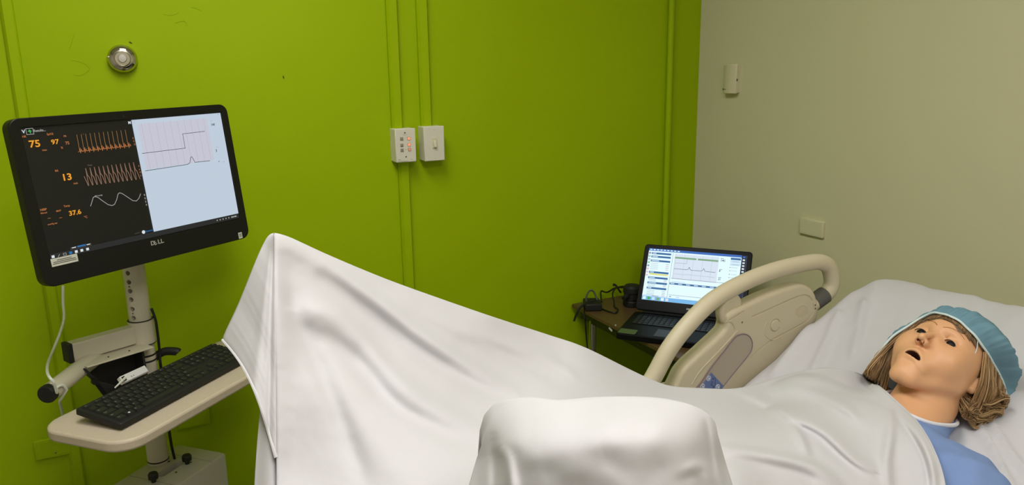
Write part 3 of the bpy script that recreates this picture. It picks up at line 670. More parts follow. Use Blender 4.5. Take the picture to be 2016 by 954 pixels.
k_ = b.build('laptop_keys', mat('laptop key cap', (16, 17, 20), .5), base); k_['kind'] = 'stuff'
ks = Sheet2D(HL+np.array([0, 0, .0027]), lx, -lf, (0, 0, 1)); ks.lift = .0002
for r_i in range(1, 6):
    for k_i in range(18):
        if r_i == 5 and 4 <= k_i <= 8: continue
        ks.text('1QAZC'[r_i-1], .0295+k_i*.0176, -(.035+r_i*.0185)-.001, .0035, LEG, 1)
ks.build('key_legends', base)
b = MB(); b.box(HL+lx*.175+lf*.2+np.array([0, 0, .0003]), (.105, .072, .0012), lR); b.build('touchpad', mat('touchpad', (20, 21, 26), .4), base)
def lp(a, z, y=0.): return HL+lx*a+lup*z-ln*y
b = MB(); b.prism([lp(LW/2+x, .008+LH/2+z, 0.) for x, z in rounded(LW, LH, .012, 4)], -ln*.009); b.build('lid', LB, lap, bevel=.002)
b = MB(); b.tube([HL+lx*.03, HL+lx*(LW-.03)], .008, 12); b.build('hinge', LB, lap, smooth=True)
b = MB(); b.prism([lp(LW/2+x, .008+LH/2+z, -.0012) for x, z in rounded(LW-.006, LH-.006, .010, 4)], -ln*.0013); b.build('lid_bezel', mat('gloss laptop bezel', (4, 4, 8), .3, spec=.08), lap)
LSW, LSH = .345, .194
so = lp(LW/2, .046+LSH/2, -.0014)
b = MB(); b.prism([so+lx*x+lup*z for x, z in ((-LSW/2, -LSH/2), (LSW/2, -LSH/2), (LSW/2, LSH/2), (-LSW/2, LSH/2))], -ln*.0004)
LWH = screen('laptop white pixels', (222, 245, 252), 1.05); b.build('screen', LWH, lap)
s = Sheet2D(so, lx, lup, ln); s.lift = .0003
def lc(x, y): return s.uv(1250+x/6.358, 475+y/6.358)
# homography-free layout: fractions of the screen measured on the photograph
def fr(u, v): return (-LSW/2+u*LSW, LSH/2-v*LSH)
def rc(u0, v0, u1, v1, m, k=1):
    a, b_ = fr(u0, v0), fr(u1, v1); s.rect(a[0], b_[1], b_[0], a[1], m, k)
LBLU = screen('laptop title blue', (52, 104, 186)); LNAV = screen('laptop header blue', (52, 104, 158)); LTSK = screen('laptop taskbar blue', (118, 182, 232)); LGRN = screen('laptop green bar', (122, 164, 124)); LYEL = screen('laptop yellow row', (226, 224, 120)); LGRY = screen('laptop grey line', (150, 168, 180)); LPNK = screen('laptop chart paper', (214, 226, 240)); LNIG = screen('laptop dock strip', (16, 28, 62)); LRED = screen('laptop red text', (222, 150, 150)); LPAN = screen('laptop panel blue', (200, 226, 246)); LDK = screen('laptop black pixels', (46, 56, 74))
rc(0, 0, .955, .045, LBLU, 2); rc(.95, 0, 1, .93, LNIG, 3); rc(0, .925, 1, 1, LTSK, 2)
for i in range(9): rc(.012+i*.036, .012, .036+i*.036, .03, LWH, 3)
for i, (v, t_) in enumerate(((.075, .12), (.14, .18), (.22, .26), (.445, .48), (.55, .585), (.65, .685), (.75, .785))):
    rc(.035, v, .24, v+.036, LNAV, 3); rc(.045, v+.01, .045+.04+.02*(i % 3), v+.026, LPAN, 4)
for v in (.29, .325, .36, .395, .60, .625, .70, .725, .81, .84, .87, .895):
    rc(.04, v, .12, v+.006, LGRY, 3); rc(.2, v, .232, v+.008, LRED if int(v*1000) % 2 else LGRY, 3)
rc(.038, .487, .235, .515, LYEL, 3)
for i, m in enumerate((LDK, GRN, LGRY, GRN, LDK, LRED, LRED, LRED)):
    v = .075+i*.062; rc(.006, v, .026, v+.03, m, 3); rc(.011, v+.008, .02, v+.02, LWH, 4)
rc(.258, .06, .262, .92, LGRY, 3)
rc(.28, .07, .73, .56, LPNK, 3)
for i in range(14): rc(.29+i*.031, .08, .2915+i*.031, .55, LGRY, 4) if i % 3 == 0 else None
rc(.285, .13, .505, .162, LGRN, 5); rc(.52, .13, .725, .162, LGRN, 5)
s.line([fr(.29, .25), fr(.41, .245), fr(.412, .165)], .0012, LGRY, 6)
s.line([fr(*q) for q in ((.29, .36), (.42, .362), (.435, .35), (.445, .31), (.455, .35), (.465, .362), (.565, .362), (.58, .35), (.592, .31), (.603, .35), (.61, .362), (.71, .365))], .0013, LDK, 6)
s.line([fr(.29, .46), fr(.42, .46), fr(.425, .452), fr(.71, .46)], .0009, LGRY, 6)
for v, t_, hh in ((.15, '141', .0085), (.345, '8', .0065), (.50, '21', .0065)): s.text(t_, *fr(.745, v), hh, LDK, 6)
for v in (.085, .295, .445): rc(.745, v, .775, v+.012, LGRY, 4)
rc(.845, .06, .945, .10, LNAV, 3); rc(.845, .11, .945, .155, LPAN, 3); rc(.845, .165, .945, .21, LPAN, 3); rc(.865, .13, .93, .137, LGRY, 4); rc(.865, .185, .93, .192, LGRY, 4)
for v in (.24, .3, .37, .43): rc(.845, v, .852, v+.012, LDK, 4); rc(.858, v+.004, .92, v+.009, LGRY, 4)
rc(.845, .49, .945, .535, LPAN, 3); rc(.27, .545, .93, .55, LDK, 4); rc(.28, .60, .42, .618, LPAN, 3)
rc(.265, .63, .945, .665, LNAV, 4)
for i in range(8): rc(.275+i*.08, .64, .315+i*.08, .655, LPAN, 5)
rc(.275, .86, .60, .868, LGRY, 4); rc(.28, .885, .30, .905, LGRY, 4); rc(.35, .885, .385, .91, LPAN, 4)
rc(0, .905, .262, .93, LPAN, 3); rc(.1, .908, .17, .922, LGRY, 4)
for i in range(6): rc(.012+i*.047, .938, .042+i*.047, .99, (LWH, GRN, LPAN, LGRN, LWH, LPNK)[i], 4)
for i in range(11): rc(.962, .02+i*.055, .985, .05+i*.055, TXT if i != 0 else LBLU, 5)
s.build('screen_image', lap)
s = Sheet2D(lp(0, 0, -.0013), lx, lup, ln); s.lift = .0003; s.text('DELL', LW/2, .0250, .0056, sil, 1, 0, 1.1, 'c'); s.build('brand_lettering', lap)
q = on(1236, 652, 2, ZL+.001)
b = MB(); b.prism([q+lx*x-lf*y for x, y in rounded(.058, .044, .004, 3)], (0, 0, .0012)); tag(b.build('pale_patch', mat('pale green card', (84, 102, 66), .4)), 'pale green card lying on the laptop palm rest', 'patch')  # thin pale green rectangle laid flat on the palm rest

# ---- things beside the laptop
q = on(1166, 606, 2, ZTB)
q[0] = max(q[0], XL+.012)
hub = thing('usb_hub', (q[0], q[1], ZTB), 'small black hub box with coiled cables at the table corner', 'hub')
hR = np.array(Matrix.Rotation(math.radians(-24), 3, 'Z'))
b = MB(); b.box(q+np.array([0, 0, .014]), (.06, .085, .027), hR); b.build('case', BLACKM, hub, bevel=.004)
kk = Sheet2D(q+hR@np.array([-.0302, 0, .016]), hR@np.array([0, -1., 0]), (0, 0, 1), hR@np.array([-1., 0, 0])); kk.text('DELL', -.009, -.003, .005, sil, 1); kk.build('lettering', hub)
def cable(name, label, pts, r, m=BLACKP):
    b = MB(); b.tube(spline(pts, 6), r, 8); return tag(b.build(name, m, smooth=True), label, 'cable')
dq = proj(q)[2]
zz = ZTB+.004
cable('black_cable', 'thick black cable drooping off the table corner from the hub', [P(1176, 592, dq), P(1160, 594, dq-.02), P(1144, 603, dq-.03), P(1135, 618, dq-.03), P(1130, 632, dq-.03)], .0042)
cable('grey_cable', 'grey cable arching up over the hub', [P(1157, 602, dq), P(1154, 586, dq-.01), P(1160, 573, dq), P(1168, 573, dq+.01), P(1176, 590, dq+.01), P(1180, 600, dq)], .0035, mat('grey cable jacket', (74, 82, 76), .5))
cable('black_cable', 'thin black cable hanging down beside the chrome table leg', [q+hR@np.array([-.0305, .012, .012]), on(1151, 622, 0, XL-.022), on(1153, 645, 0, XL-.016), on(1155, 670, 0, XL-.014), on(1158, 700, 0, XL-.014), on(1160, 740, 0, XL-.014)], .003)
cable('black_cable', 'black cable looping across the table top to the round speaker', [on(1184, 600, 2, zz)+np.array([0, 0, .012]), on(1183, 588, 2, zz)+np.array([0, 0, .03]), P(1195, 575, dq+.08), P(1212, 566, dq+.12), P(1230, 563, dq+.16)], .0032)
cable('black_cable', 'black coiled cable lying on the brown table top', [P(1232, 566, dq+.12), P(1214, 566, dq+.08), P(1206, 578, dq+.03), P(1209, 594, dq+.01), on(1209, 603, 2, zz), on(1216, 608, 2, zz), on(1212, 615, 2, zz), on(1199, 613, 2, zz), on(1186, 608, 2, zz)], .003)
cable('black_cable', 'short black lead with an upright plug near the speaker', [on(1222, 585, 2, zz)+np.array([0, 0, .02]), P(1219, 571, dq+.09), P(1213, 562, dq+.09), P(1208, 559, dq+.09), P(1209, 563, dq+.09)], .0036)
q = on(1244, 601, 2, ZTB)
sp = thing('round_speaker', q, 'black round speaker pod standing beside the laptop screen', 'speaker')
b = MB(); b.lathe([(.030, .0), (.034, .004), (.034, .02), (.031, .024), (.031, .05), (.034, .054), (.033, .072), (.026, .08), (.004, .083)], q, (0, 0, 1), 28); b.build('body', BLACKM, sp, smooth=True, angle=30)
b = MB(); b.tube([q+np.array([-.028, -.01, .045]), q+np.array([-.052, -.02, .04])], [.011, .008], 12); b.build('plug', BLACKM, sp, smooth=True)
b = MB(); b.lathe([(.0345, .027), (.0352, .03), (.0345, .033)], q, (0, 0, 1), 28); b.build('ridge', BLACKP, sp, smooth=True)

# ================================================================ hospital bed
BX0, BX1, BY0, BY1 = -.05, 1.60, .33, 1.243
SLOPE = .545; XP = .70
def ztop(x):
    """mattress surface: raised back section from XP, nearly level seat before it"""
    x = np.asarray(x, float); back = .752+(x-1.17)*SLOPE; seat = .752+(XP-1.17)*SLOPE
    k = .05; a = (back-seat)/k; return seat+k*np.log1p(np.exp(np.clip(a, -30, 30)))
bed = thing('hospital_bed', ((BX0+BX1)/2, (BY0+BY1)/2, 0), 'hospital bed with raised back section and beige moulded side rail', 'bed')
BEDP = mat('bed frame enamel', (190, 182, 164), .45); RAIL = mat('beige rail plastic', (206, 194, 166), .45, bump=(160, .04)); RAILD = mat('beige rail seam', (112, 98, 74), .6)
b = MB(); b.box(((BX0+BX1)/2, (BY0+BY1)/2, .18), (1.5, .62, .1)); b.build('base_frame', BEDP, bed, bevel=.01)
for x in (.2, 1.3):
    b = MB(); b.box((x, (BY0+BY1)/2, .248), (.12, .3, .05)); b.build('lift_column', BEDP, bed, bevel=.01)
for x in (.08, 1.46):
    for y in (BY0+.14, BY1-.14):
        b = MB(); b.tube([(x, y-.02, .07), (x, y+.02, .07)], .07, 20); b.build('caster', BLACKM, bed)
        b = MB(); b.tube([(x, y, .07), (x, y, .2)], .02, 10); b.build('caster_stem', BEDP, bed)
b = MB(); xs = np.linspace(BX0+.02, BX1-.03, 40); zt = ztop(xs)
b.prism([(x, BY0+.03, z-.182) for x, z in zip(xs, zt)]+[(x, BY0+.03, z-.226) for x, z in list(zip(xs, zt))[::-1]], (0, BY1-BY0-.06, 0)); b.build('deck', BEDP, bed)
b = MB(); b.box(((BX0+BX1)/2, (BY0+BY1)/2, .25), (.9, .5, .045)); b.build('deck_support', BEDP, bed)

# ---- side rail at the far side
YR = 1.245
rp = lambda x, y, k=0.: on(x, y, 1, YR)+np.array([0, k, 0])
ol = spline([rp(*q) for q in ((1300, 850), (1318, 790), (1334, 752), (1350, 724), (1388, 688), (1424, 654), (1431, 640), (1432, 622), (1446, 611), (1466, 602), (1510, 581), (1560, 564), (1586, 561), (1603, 572), (1611, 592), (1613, 608), (1608, 634), (1580, 668), (1538, 710), (1500, 748), (1460, 790), (1420, 830), (1380, 860))], 5, True)
b = MB(); b.prism(ol, (0, .042, 0)); rail = b.build('side_rail', RAIL, bed, bevel=.011, seg=4); tag(rail, 'beige moulded side rail with blue keypad')
pts = spline([rp(1240, 850), rp(1262, 800), rp(1295, 752), rp(1329, 691), rp(1369, 640), rp(1417, 594), rp(1480, 558), rp(1540, 535), rp(1600, 521), rp(1628, 519), rp(1644, 528), rp(1650, 548), rp(1649, 566), rp(1640, 581), rp(1626, 592), rp(1607, 605)], 6)
pts = [p+np.array([0, .02, 0]) for p in pts]
b = MB(); b.tube(pts, .0195, 18, up=(0, 1, 0)); b.build('grab_tube', RAIL, rail, smooth=True, angle=80)
c0, c1 = rp(1614, 600)+np.array([0, .02, 0]), rp(1636, 584)+np.array([0, .02, 0])
b = MB(); b.tube([c0, c1], .0212, 22); b.build('grey_collar', mat('dark grey rubber', (88, 86, 82), .6), rail, smooth=True, angle=60)
b = MB(); b.prism(spline([rp(*q, .008) for q in ((1426, 612), (1430, 640), (1445, 634), (1466, 612), (1466, 590), (1450, 578))], 4, True), (0, .026, 0)); b.build('link_web', RAIL, rail, bevel=.008, seg=3)
cut_ = MB()
def groove(nm, pp, r, m, closed=False, k=.0, n=6):
    path = spline([rp(*q) for q in pp], n, closed); b = MB()
    if m is RAILD:                                # a real groove with a thin bead at its bottom
        cut_.tube(path, .0022, 8); b.tube([p+np.array([0, .0021, 0]) for p in path], .0006, 6); return b.build(nm, RAIL, rail, smooth=True)
    b.tube([p+np.array([0, k, 0]) for p in path], r, 6, closed=closed); return b.build(nm, m, rail, smooth=True)
groove('panel_seam', ((1480, 624), (1520, 606), (1560, 588), (1580, 581), (1592, 583), (1600, 592)), .0009, RAILD)
groove('panel_seam', ((1600, 596), (1602, 612), (1590, 630), (1565, 645), (1540, 658), (1515, 672), (1488, 694), (1478, 706)), .0008, RAILD)
groove('panel_seam', ((1428, 634), (1440, 636), (1446, 648), (1444, 654)), .0009, RAILD)
groove('panel_seam', ((1430, 634), (1450, 622), (1464, 612)), .0008, RAILD)
groove('panel_ridge', ((1362, 756), (1378, 730), (1410, 696), (1440, 664), (1452, 650)), .0016, RAIL)
groove('panel_ridge', ((1510, 632), (1505, 645), (1507, 660), (1520, 668), (1534, 664)), .0012, RAIL)
cap = [(1378, 754), (1400, 722), (1425, 690), (1446, 664), (1456, 658), (1466, 657), (1475, 662), (1480, 674), (1478, 689), (1468, 704), (1445, 732), (1420, 763), (1395, 792), (1350, 790)]
b = MB(); b.prism(spline([rp(*q) for q in cap], 5, True), (0, -.0015, 0)); b.build('control_field', mat('taupe membrane', (176, 164, 146), .5), rail)
groove('field_outline', cap, .0013, mat('mauve outline', (128, 106, 122), .5), True, -.0015)
blue = [(1399, 732), (1424, 759), (1408, 780), (1364, 780)]
b = MB(); b.prism([rp(*q)+np.array([0, -.0015, 0]) for q in blue], (0, -.0012, 0)); b.build('keypad', mat('blue keypad print', (98, 116, 166), .5), rail, bevel=.0005)
wht = mat('white keypad print', (224, 226, 232), .5)
ks = Sheet2D(rp(1395, 750)+np.array([0, -.0028, 0]), (1, 0, 0), (0, 0, 1), (0, -1, 0)); ks.lift = .0003; navy = mat('navy keypad print', (34, 36, 62), .5)
for x, y in ((1395, 744), (1383, 760), (1413, 761)):
    u, v = ks.uv(x, y); q = ks.at(u, v, 0)
    b = MB(); b.lathe([(.0062, 0), (.0062, .0008), (.0052, .001), (.0052, .0002)], q, (0, -1, 0), 20); b.build('button_ring', wht, rail)
    ks.poly([(u+.005*math.cos(a), v+.005*math.sin(a)) for a in np.linspace(0, 6, 16)], mat('keypad button blue', (130, 146, 188), .5), 2); ks.poly([(u-.002, v-.0035), (u+.0038, v-.001), (u-.001, v+.004)], wht, 4)
u, v = ks.uv(1404, 745); ks.poly([(u+.0018*math.cos(a), v+.0018*math.sin(a)) for a in np.linspace(0, 6, 10)], navy, 1)
ks.line([ks.uv(*q) for q in ((1403, 750), (1400, 757), (1405, 760), (1402, 766))], .0012, navy, 1); ks.line([ks.uv(*q) for q in ((1408, 742), (1408, 757), (1405, 762))], .0009, navy, 1)
ks.build('keypad_symbols', rail)
b = MB(); b.lathe([(.0130, -.002), (.0130, .0008), (.012, .0018), (.002, .002)], rp(1526, 640), (0, -1, 0), 26); b.build('round_button', RAIL, rail, smooth=True, angle=30)
arc_ = [rp(1526, 640)+np.array([.0145*math.cos(a), 0, .0145*math.sin(a)]) for a in np.linspace(0.4, 5.9, 26)]; cut_.tube(arc_, .0019, 8)
b = MB(); b.tube([p+np.array([0, .0018, 0]) for p in arc_], .0005, 6); b.build('button_groove', RAIL, rail, smooth=True)
for i in range(8):
    f_ = (i-3.5); a = rp(1577-9+f_*1.6, 612+8+f_*2.1); e = rp(1577+12+f_*1.6, 612-7+f_*2.1); m_ = (a+e)/2; hw = math.sqrt(max(.1, 1-(f_/4.4)**2))
    sl_ = [m_+(a-m_)*hw, m_+(e-m_)*hw]; cut_.tube(sl_, .0012, 6); b = MB(); b.tube([p+np.array([0, .0012, 0]) for p in sl_], .0003, 5); b.build('speaker_slot', RAIL, rail)
for x, y in ((1461, 634), (1605, 600), (1605, 607)):
    b = MB(); b.lathe([(.0022, 0), (.0022, .0008), (.0008, .0008)], rp(x, y), (0, -1, 0), 10); b.build('screw', RAILD, rail)
carve(rail, cut_)
b = MB(); b.box((1.05, YR+.045, .52), (.12, .02, .5)); b.build('rail_mount', BEDP, rail, bevel=.004)

# ---------------------------------------------------------------- mattress with fitted sheet
LINEN = mat('white cotton sheet', (201, 199, 202), .85, bump=(260, .05), spec=.2)
NS, NL = 230, 96; TH = .15; mb = MB(); G = []
xs = np.r_[np.linspace(BX0, BX1-.09, NS-26), BX1-.09+.09*np.sin(np.linspace(0, math.pi/2, 27))[1:]]
for x in xs:
    e = max(0., (x-(BX1-.09))/.09); rr = math.sqrt(max(1e-4, 1-e*e))
    hw = (BY1-BY0)/2-.085*(1-rr); th_ = TH*(.35+.65*rr) if e > 0 else TH
    zt = float(ztop(x)); yc = (BY0+BY1)/2; row_ = []
    n1 = 60
    prof = rounded(2*hw, th_, min(.035, th_*.45), 5)
    # dense top
    top = np.linspace(hw-.035, -hw+.035, 130); loop = []
    for a in np.linspace(0, 90, 7): loop.append((hw-.035+.035*math.cos(math.radians(90-a) if False else math.radians(a)), -0.035+.035*math.sin(math.radians(a))))
    loop += [(t, 0.) for t in top[1:-1]]
    for a in np.linspace(90, 180, 7): loop.append((-hw+.035+.035*math.cos(math.radians(a)), -.035+.035*math.sin(math.radians(a))))
    bt = -th_
    loop += [(-hw, bt*.6), (-hw+.01, bt), (0, bt), (hw-.01, bt), (hw, bt*.6)]
    drop = TH*.16*(1-rr)
    for (yy, zz_) in loop:
        row_.append(np.array([x-(zz_)*.35, yc+yy, zt+zz_-drop]))
    G.append(row_)
Ga = np.array(G)
# wrinkles of the sheet, only the upper part
xx, yy = Ga[..., 0], Ga[..., 1]; topm = (Ga[..., 2] > ztop(xx-.0)-.05).astype(float)
a_ = .55; uu = xx*math.cos(a_)+yy*math.sin(a_); vv = -xx*math.sin(a_)+yy*math.cos(a_)
wr_ = .007*vnoise(uu*5, vv*16, 3)+.005*vnoise(uu*9+4, vv*9, 5)+.0035*vnoise(uu*11, vv*34, 8)+.0012*vnoise(uu*30, vv*70, 9)
Ga[..., 2] += wr_*topm
cr = [((1930, 845), (1950, 880), (1975, 930), (1990, 960)), ((1955, 840), (1985, 890), (2016, 930)), ((1590, 640), (1560, 690), (1520, 740)), ((1650, 620), (1620, 690), (1600, 730)), ((1700, 600), (1690, 650), (1680, 700))]
pp = proj(Ga.reshape(-1, 3))
for ln_ in cr:
    dd, pos, sd = polydist(pp[:, :2], ln_); Ga.reshape(-1, 3)[:, 2] += (.012*np.exp(-(dd/8)**2)*topm.ravel())
mb.grid([list(r) for r in Ga], wrap=True); nl = len(loop); mb.f.append(list(range(nl))[::-1]); mb.m.append(0); mb.f.append([(NS-1)*nl+i if False else (len(xs)-1)*nl+i for i in range(nl)]); mb.m.append(0)
tag(mb.build('mattress', LINEN, smooth=True, angle=60), 'bed mattress covered with a white fitted sheet, raised at the head end', 'mattress')

# ================================================================ mannequin
HS = .92; H0 = P(1842.4, 660.1, 1.376)
HR = np.array([[.0356, .8419, -.5384], [-.9959, -.0142, -.0871], [-.0810, .5396, .8378]])   # columns: patient's left, crown, face
HR = np.linalg.svd(HR)[0]@np.linalg.svd(HR)[2]
def hw(q): return H0+(np.asarray(q, float)*HS/1000.)@HR.T
def hl(p): return ((np.asarray(p)-H0)@HR)*(1000./HS)
def smin(a, b, k): h_ = np.clip(.5+.5*(b-a)/k, 0, 1); return b*(1-h_)+a*h_-k*h_*(1-h_)
def smax(a, b, k): return -smin(-a, -b, k)
def ell(p, c, r):
    q = (p-np.array(c, np.float32))/np.array(r, np.float32); k0 = np.linalg.norm(q, axis=1); k1 = np.linalg.norm(q/np.array(r, np.float32), axis=1)
    return k0*(k0-1)/np.maximum(k1, 1e-9)
def cap_(p, a, b, ra, rb=None):
    rb = ra if rb is None else rb; a = np.array(a, np.float32); d = np.array(b, np.float32)-a
    t = np.clip(((p-a)@d)/(d@d), 0, 1); return np.linalg.norm(p-a-t[:, None]*d, axis=1)-(ra+(rb-ra)*t)
NB = np.array([1.160, .818, .796])                 # base of the neck
def sd_torso(p):
    d = cap_(p, (1.095, .70, .782), (1.095, .955, .782), .072)
    d = smin(d, ell(p, (.95, .83, .735), (.23, .19, .13)), .06)
    d = smin(d, ell(p, (.72, .83, .70), (.21, .20, .19)), .07)
    for y, s_ in ((.655, -1), (1.0, 1)):
        d = smin(d, np.linalg.norm(p-np.array([1.105, y, .775], np.float32), axis=1)-.06, .04)
        d = smin(d, cap_(p, (1.10, y, .772), (.82, y+s_*.07, .66), .05, .042), .03)
    d = smin(d, cap_(p, NB, NB+np.array([-.06, 0, -.03]), .062, .09), .05)
    for s_ in (-1, 1): d = smin(d, cap_(p, NB+np.array([-.004, s_*.042, -.002]), (1.122, .8275+s_*.155, .796), .049, .057), .03)
    return d
def mouth_sd(q): 
    u = q[:, 1]+66.5+.012*q[:, 0]**2+.15*q[:, 0]
    return ell(np.stack([q[:, 0], u, q[:, 2]], 1), (0, 0, 4), (16.8, 6.4, 44))
def nostril_sd(q):
    m = q.copy(); m[:, 0] = np.abs(m[:, 0]); return cap_(m, (5.4, -48, 26), (4.6, -36, 22), 3.3, 2.3)
def sd_head(q):
    m = q.copy(); m[:, 0] = np.abs(m[:, 0])      # mirrored half
    d = ell(q, (0, 26, -84), (71, 88, 94))
    d = smin(d, ell(q, (0, -31, -52), (57, 66, 56)), 24)
    d = smin(d, cap_(m, (54, -50, -70), (13, -104, -22), 17, 16), 22)                 # jaw
    d = smax(d, -ell(q, (0, -132, -66), (40, 26, 42)), 16)
    d = smin(d, ell(q, (0, -104, -14), (21, 15, 18)), 16)                              # chin
    d = smin(d, ell(m, (33, -34, -22), (25, 25, 20)), 24)                              # cheeks
    d = smin(d, ell(m, (46, -22, -52), (21, 36, 40)), 30)
    d = smin(d, cap_(m, (8, 20, -7), (38, 17, -20), 13, 11), 12)                       # brow
    d = smin(d, ell(q, (0, -70, -9), (30, 25, 19)), 22)                                # muzzle
    d = smax(d, -ell(m, (32, 0, 9), (17, 10, 13)), 13)                                 # eye sockets
    d = smin(d, np.linalg.norm(m-np.array([31, -1, -13], np.float32), axis=1)-13.2, 3.5)
    d = smin(d, cap_(m, (19.5, 4, -3), (41, 4.5, -8), 3.0, 2.4)+0., 3.)                   # upper lid
    nose = cap_(q, (0, 6, -1), (0, -32, 28), 5.0, 6.4)
    nose = smin(nose, np.linalg.norm(q-np.array([0, -35, 30], np.float32), axis=1)-6.5, 5)
    nose = smin(nose, ell(m, (8.6, -38, 17), (5.4, 6.4, 10)), 5)
    d = smin(d, nose, 6)
    # lips
    ux = q[:, 1]+66.5+.012*q[:, 0]**2+.15*q[:, 0]
    r2 = np.sqrt((q[:, 0]/22.)**2+(ux/10.0)**2)
    lip = np.sqrt(((r2-1)*10.)**2+((q[:, 2]-9.5+.016*q[:, 0]**2))**2)-3.9*(1-.55*np.clip(np.abs(q[:, 0])/22., 0, 1)**2)
    d = smin(d, lip, 8)
    d = smax(d, -cap_(q, (-9, -84, 13.5), (9, -84, 13.5), 4.0), 10)                         # hollow under lower lip
    d = smax(d, -mouth_sd(q), 1.5)
    d = smax(d, -nostril_sd(q), 1.2)
    eo = ell(np.stack([m[:, 0]-31, m[:, 1]+2.6+.012*(m[:, 0]-31)**2+.07*(m[:, 0]-31), m[:, 2]], 1), (0, 0, 0), (11.5, 3.9, 12))
    d = smax(d, -eo, 1.2)
    # lid crease
    for a_, b_ in (((18.5, 4.5, -2), (25, 10, 3.5)), ((25, 10, 3.5), (36, 10.5, 1)), ((36, 10.5, 1), (44, 4, -7))): d = smax(d, -cap_(m, a_, b_, 1.9), 1.6)
    # ears
    ear = ell(m, (73, -4, -97), (7, 26, 15)); ear = smin(ear, ell(m, (73, -25, -91), (6, 8, 8)), 6); ear = smax(ear, -ell(m, (80, 0, -97), (6, 17, 8)), 4)
    d = smin(d, ear, 5)
    return d
NT = hw((6, -52, -110))
def sd_body(p):
    q = hl(p).astype(np.float32); d = sd_head(q)*(HS/1000.)
    neck = cap_(p, NT, NB, .053, .057)
    d = smin(d, neck, .014)
    return smin(d, sd_torso(p), .03)
def surface_nets(sd, lo, hi, h, S=4, lip=1.7):
    lo = np.array(lo, float); n = (np.ceil((np.array(hi)-lo)/h/S).astype(int))*S; nc = n//S
    ax = [lo[i]+h*(np.arange(nc[i])*S+(S-1)/2) for i in range(3)]
    g = np.stack(np.meshgrid(*ax, indexing='ij'), -1).reshape(-1, 3).astype(np.float32)
    c = np.concatenate([sd(k) for k in np.array_split(g, 1+len(g)//400000)]).reshape(nc)
    V = np.repeat(np.repeat(np.repeat(c, S, 0), S, 1), S, 2).astype(np.float32)
    act = np.abs(c) < S*h*lip; idx = np.argwhere(act)
    off = np.stack(np.meshgrid(*[np.arange(S)]*3, indexing='ij'), -1).reshape(-1, 3)
    ii = (idx[:, None]*S+off[None]).reshape(-1, 3)
    pts = (lo+ii*h).astype(np.float32)
    V[ii[:, 0], ii[:, 1], ii[:, 2]] = np.concatenate([sd(k) for k in np.array_split(pts, 1+len(pts)//400000)])
    s_ = (V < 0)
    cnt = np.zeros(np.array(V.shape)-1, np.int8)
    for a in (0, 1):
        for b in (0, 1):
            for e in (0, 1): cnt += s_[a:V.shape[0]-1+a, b:V.shape[1]-1+b, e:V.shape[2]-1+e]
    cells = np.argwhere((cnt > 0) & (cnt < 8)); cid = np.full(cnt.shape, -1, np.int32); cid[cells[:, 0], cells[:, 1], cells[:, 2]] = np.arange(len(cells))
    cr = [(a, b, e) for a in (0, 1) for b in (0, 1) for e in (0, 1)]
    val = {k: V[cells[:, 0]+k[0], cells[:, 1]+k[1], cells[:, 2]+k[2]] for k in cr}
    acc = np.zeros((len(cells), 3)); num = np.zeros(len(cells))
    for k in cr:
        for axn in range(3):
            if k[axn]: continue
            k2 = list(k); k2[axn] = 1; v0, v1 = val[k], val[tuple(k2)]; m = (v0 < 0) != (v1 < 0); t = np.where(m, v0/np.where(m, v0-v1, 1), 0)
            q = np.tile(np.array(k, float), (len(cells), 1)); q[:, axn] = t; acc += q*m[:, None]; num += m
    verts = lo+h*(cells+acc/num[:, None])
    quads = []
    for axn in range(3):
        o1, o2 = [(1, 2), (2, 0), (0, 1)][axn]
        sl0 = [slice(None)]*3; sl1 = [slice(None)]*3; sl0[axn] = slice(0, -1); sl1[axn] = slice(1, None)
        a, b = s_[tuple(sl0)], s_[tuple(sl1)]; e = np.argwhere(a != b)
        e = e[(e[:, o1] > 0) & (e[:, o2] > 0) & (e[:, o1] < V.shape[o1]-1) & (e[:, o2] < V.shape[o2]-1)]
        if not len(e): continue
        fl = a[e[:, 0], e[:, 1], e[:, 2]]
        def g_(d1, d2): q = e.copy(); q[:, o1] -= d1; q[:, o2] -= d2; return cid[q[:, 0], q[:, 1], q[:, 2]]
        Q = np.stack([g_(1, 1), g_(0, 1), g_(0, 0), g_(1, 0)], 1); Q[~fl] = Q[~fl][:, ::-1]; quads.append(Q)
    Q = np.concatenate(quads); return verts, Q[(Q >= 0).all(1)]
def nets_object(name, v, q, mats, parent, mi=None, smooth_it=0):
    me = bpy.data.meshes.new(name); p = np.array(parent.location) if parent else np.zeros(3)
    for _ in range(smooth_it):
        acc = np.zeros_like(v); n = np.zeros(len(v))
        for a, b in ((0, 1), (1, 2), (2, 3), (3, 0)):
            np.add.at(acc, q[:, a], v[q[:, b]]); np.add.at(acc, q[:, b], v[q[:, a]]); np.add.at(n, q[:, a], 1); np.add.at(n, q[:, b], 1)
        v = v*.5+.5*acc/np.maximum(n, 1)[:, None]
    v = v-p
    me.vertices.add(len(v)); me.vertices.foreach_set('co', v.ravel())
    me.loops.add(q.size); me.loops.foreach_set('vertex_index', q.ravel().astype(np.int32))
    me.polygons.add(len(q)); me.polygons.foreach_set('loop_start', np.arange(0, q.size, 4, dtype=np.int32)); me.polygons.foreach_set('loop_total', np.full(len(q), 4, np.int32))
    for m in mats: me.materials.append(m)
    if mi is not None: me.polygons.foreach_set('material_index', mi.astype(np.int32))
    me.polygons.foreach_set('use_smooth', np.ones(len(q), bool)); me.update(); me.validate()
    return link(name, me, parent)
man = thing('mannequin', (.95, .83, .60), 'female training mannequin in teal cap and blue gown lying on the bed', 'mannequin')
SKIN = mat('mannequin skin vinyl', (222, 168, 124), .46, sub=.12, noise=(18, .03), spec=.45)
v, q = surface_nets(sd_body, (.955, .53, .66), (1.46, 1.12, 1.09), .0019)
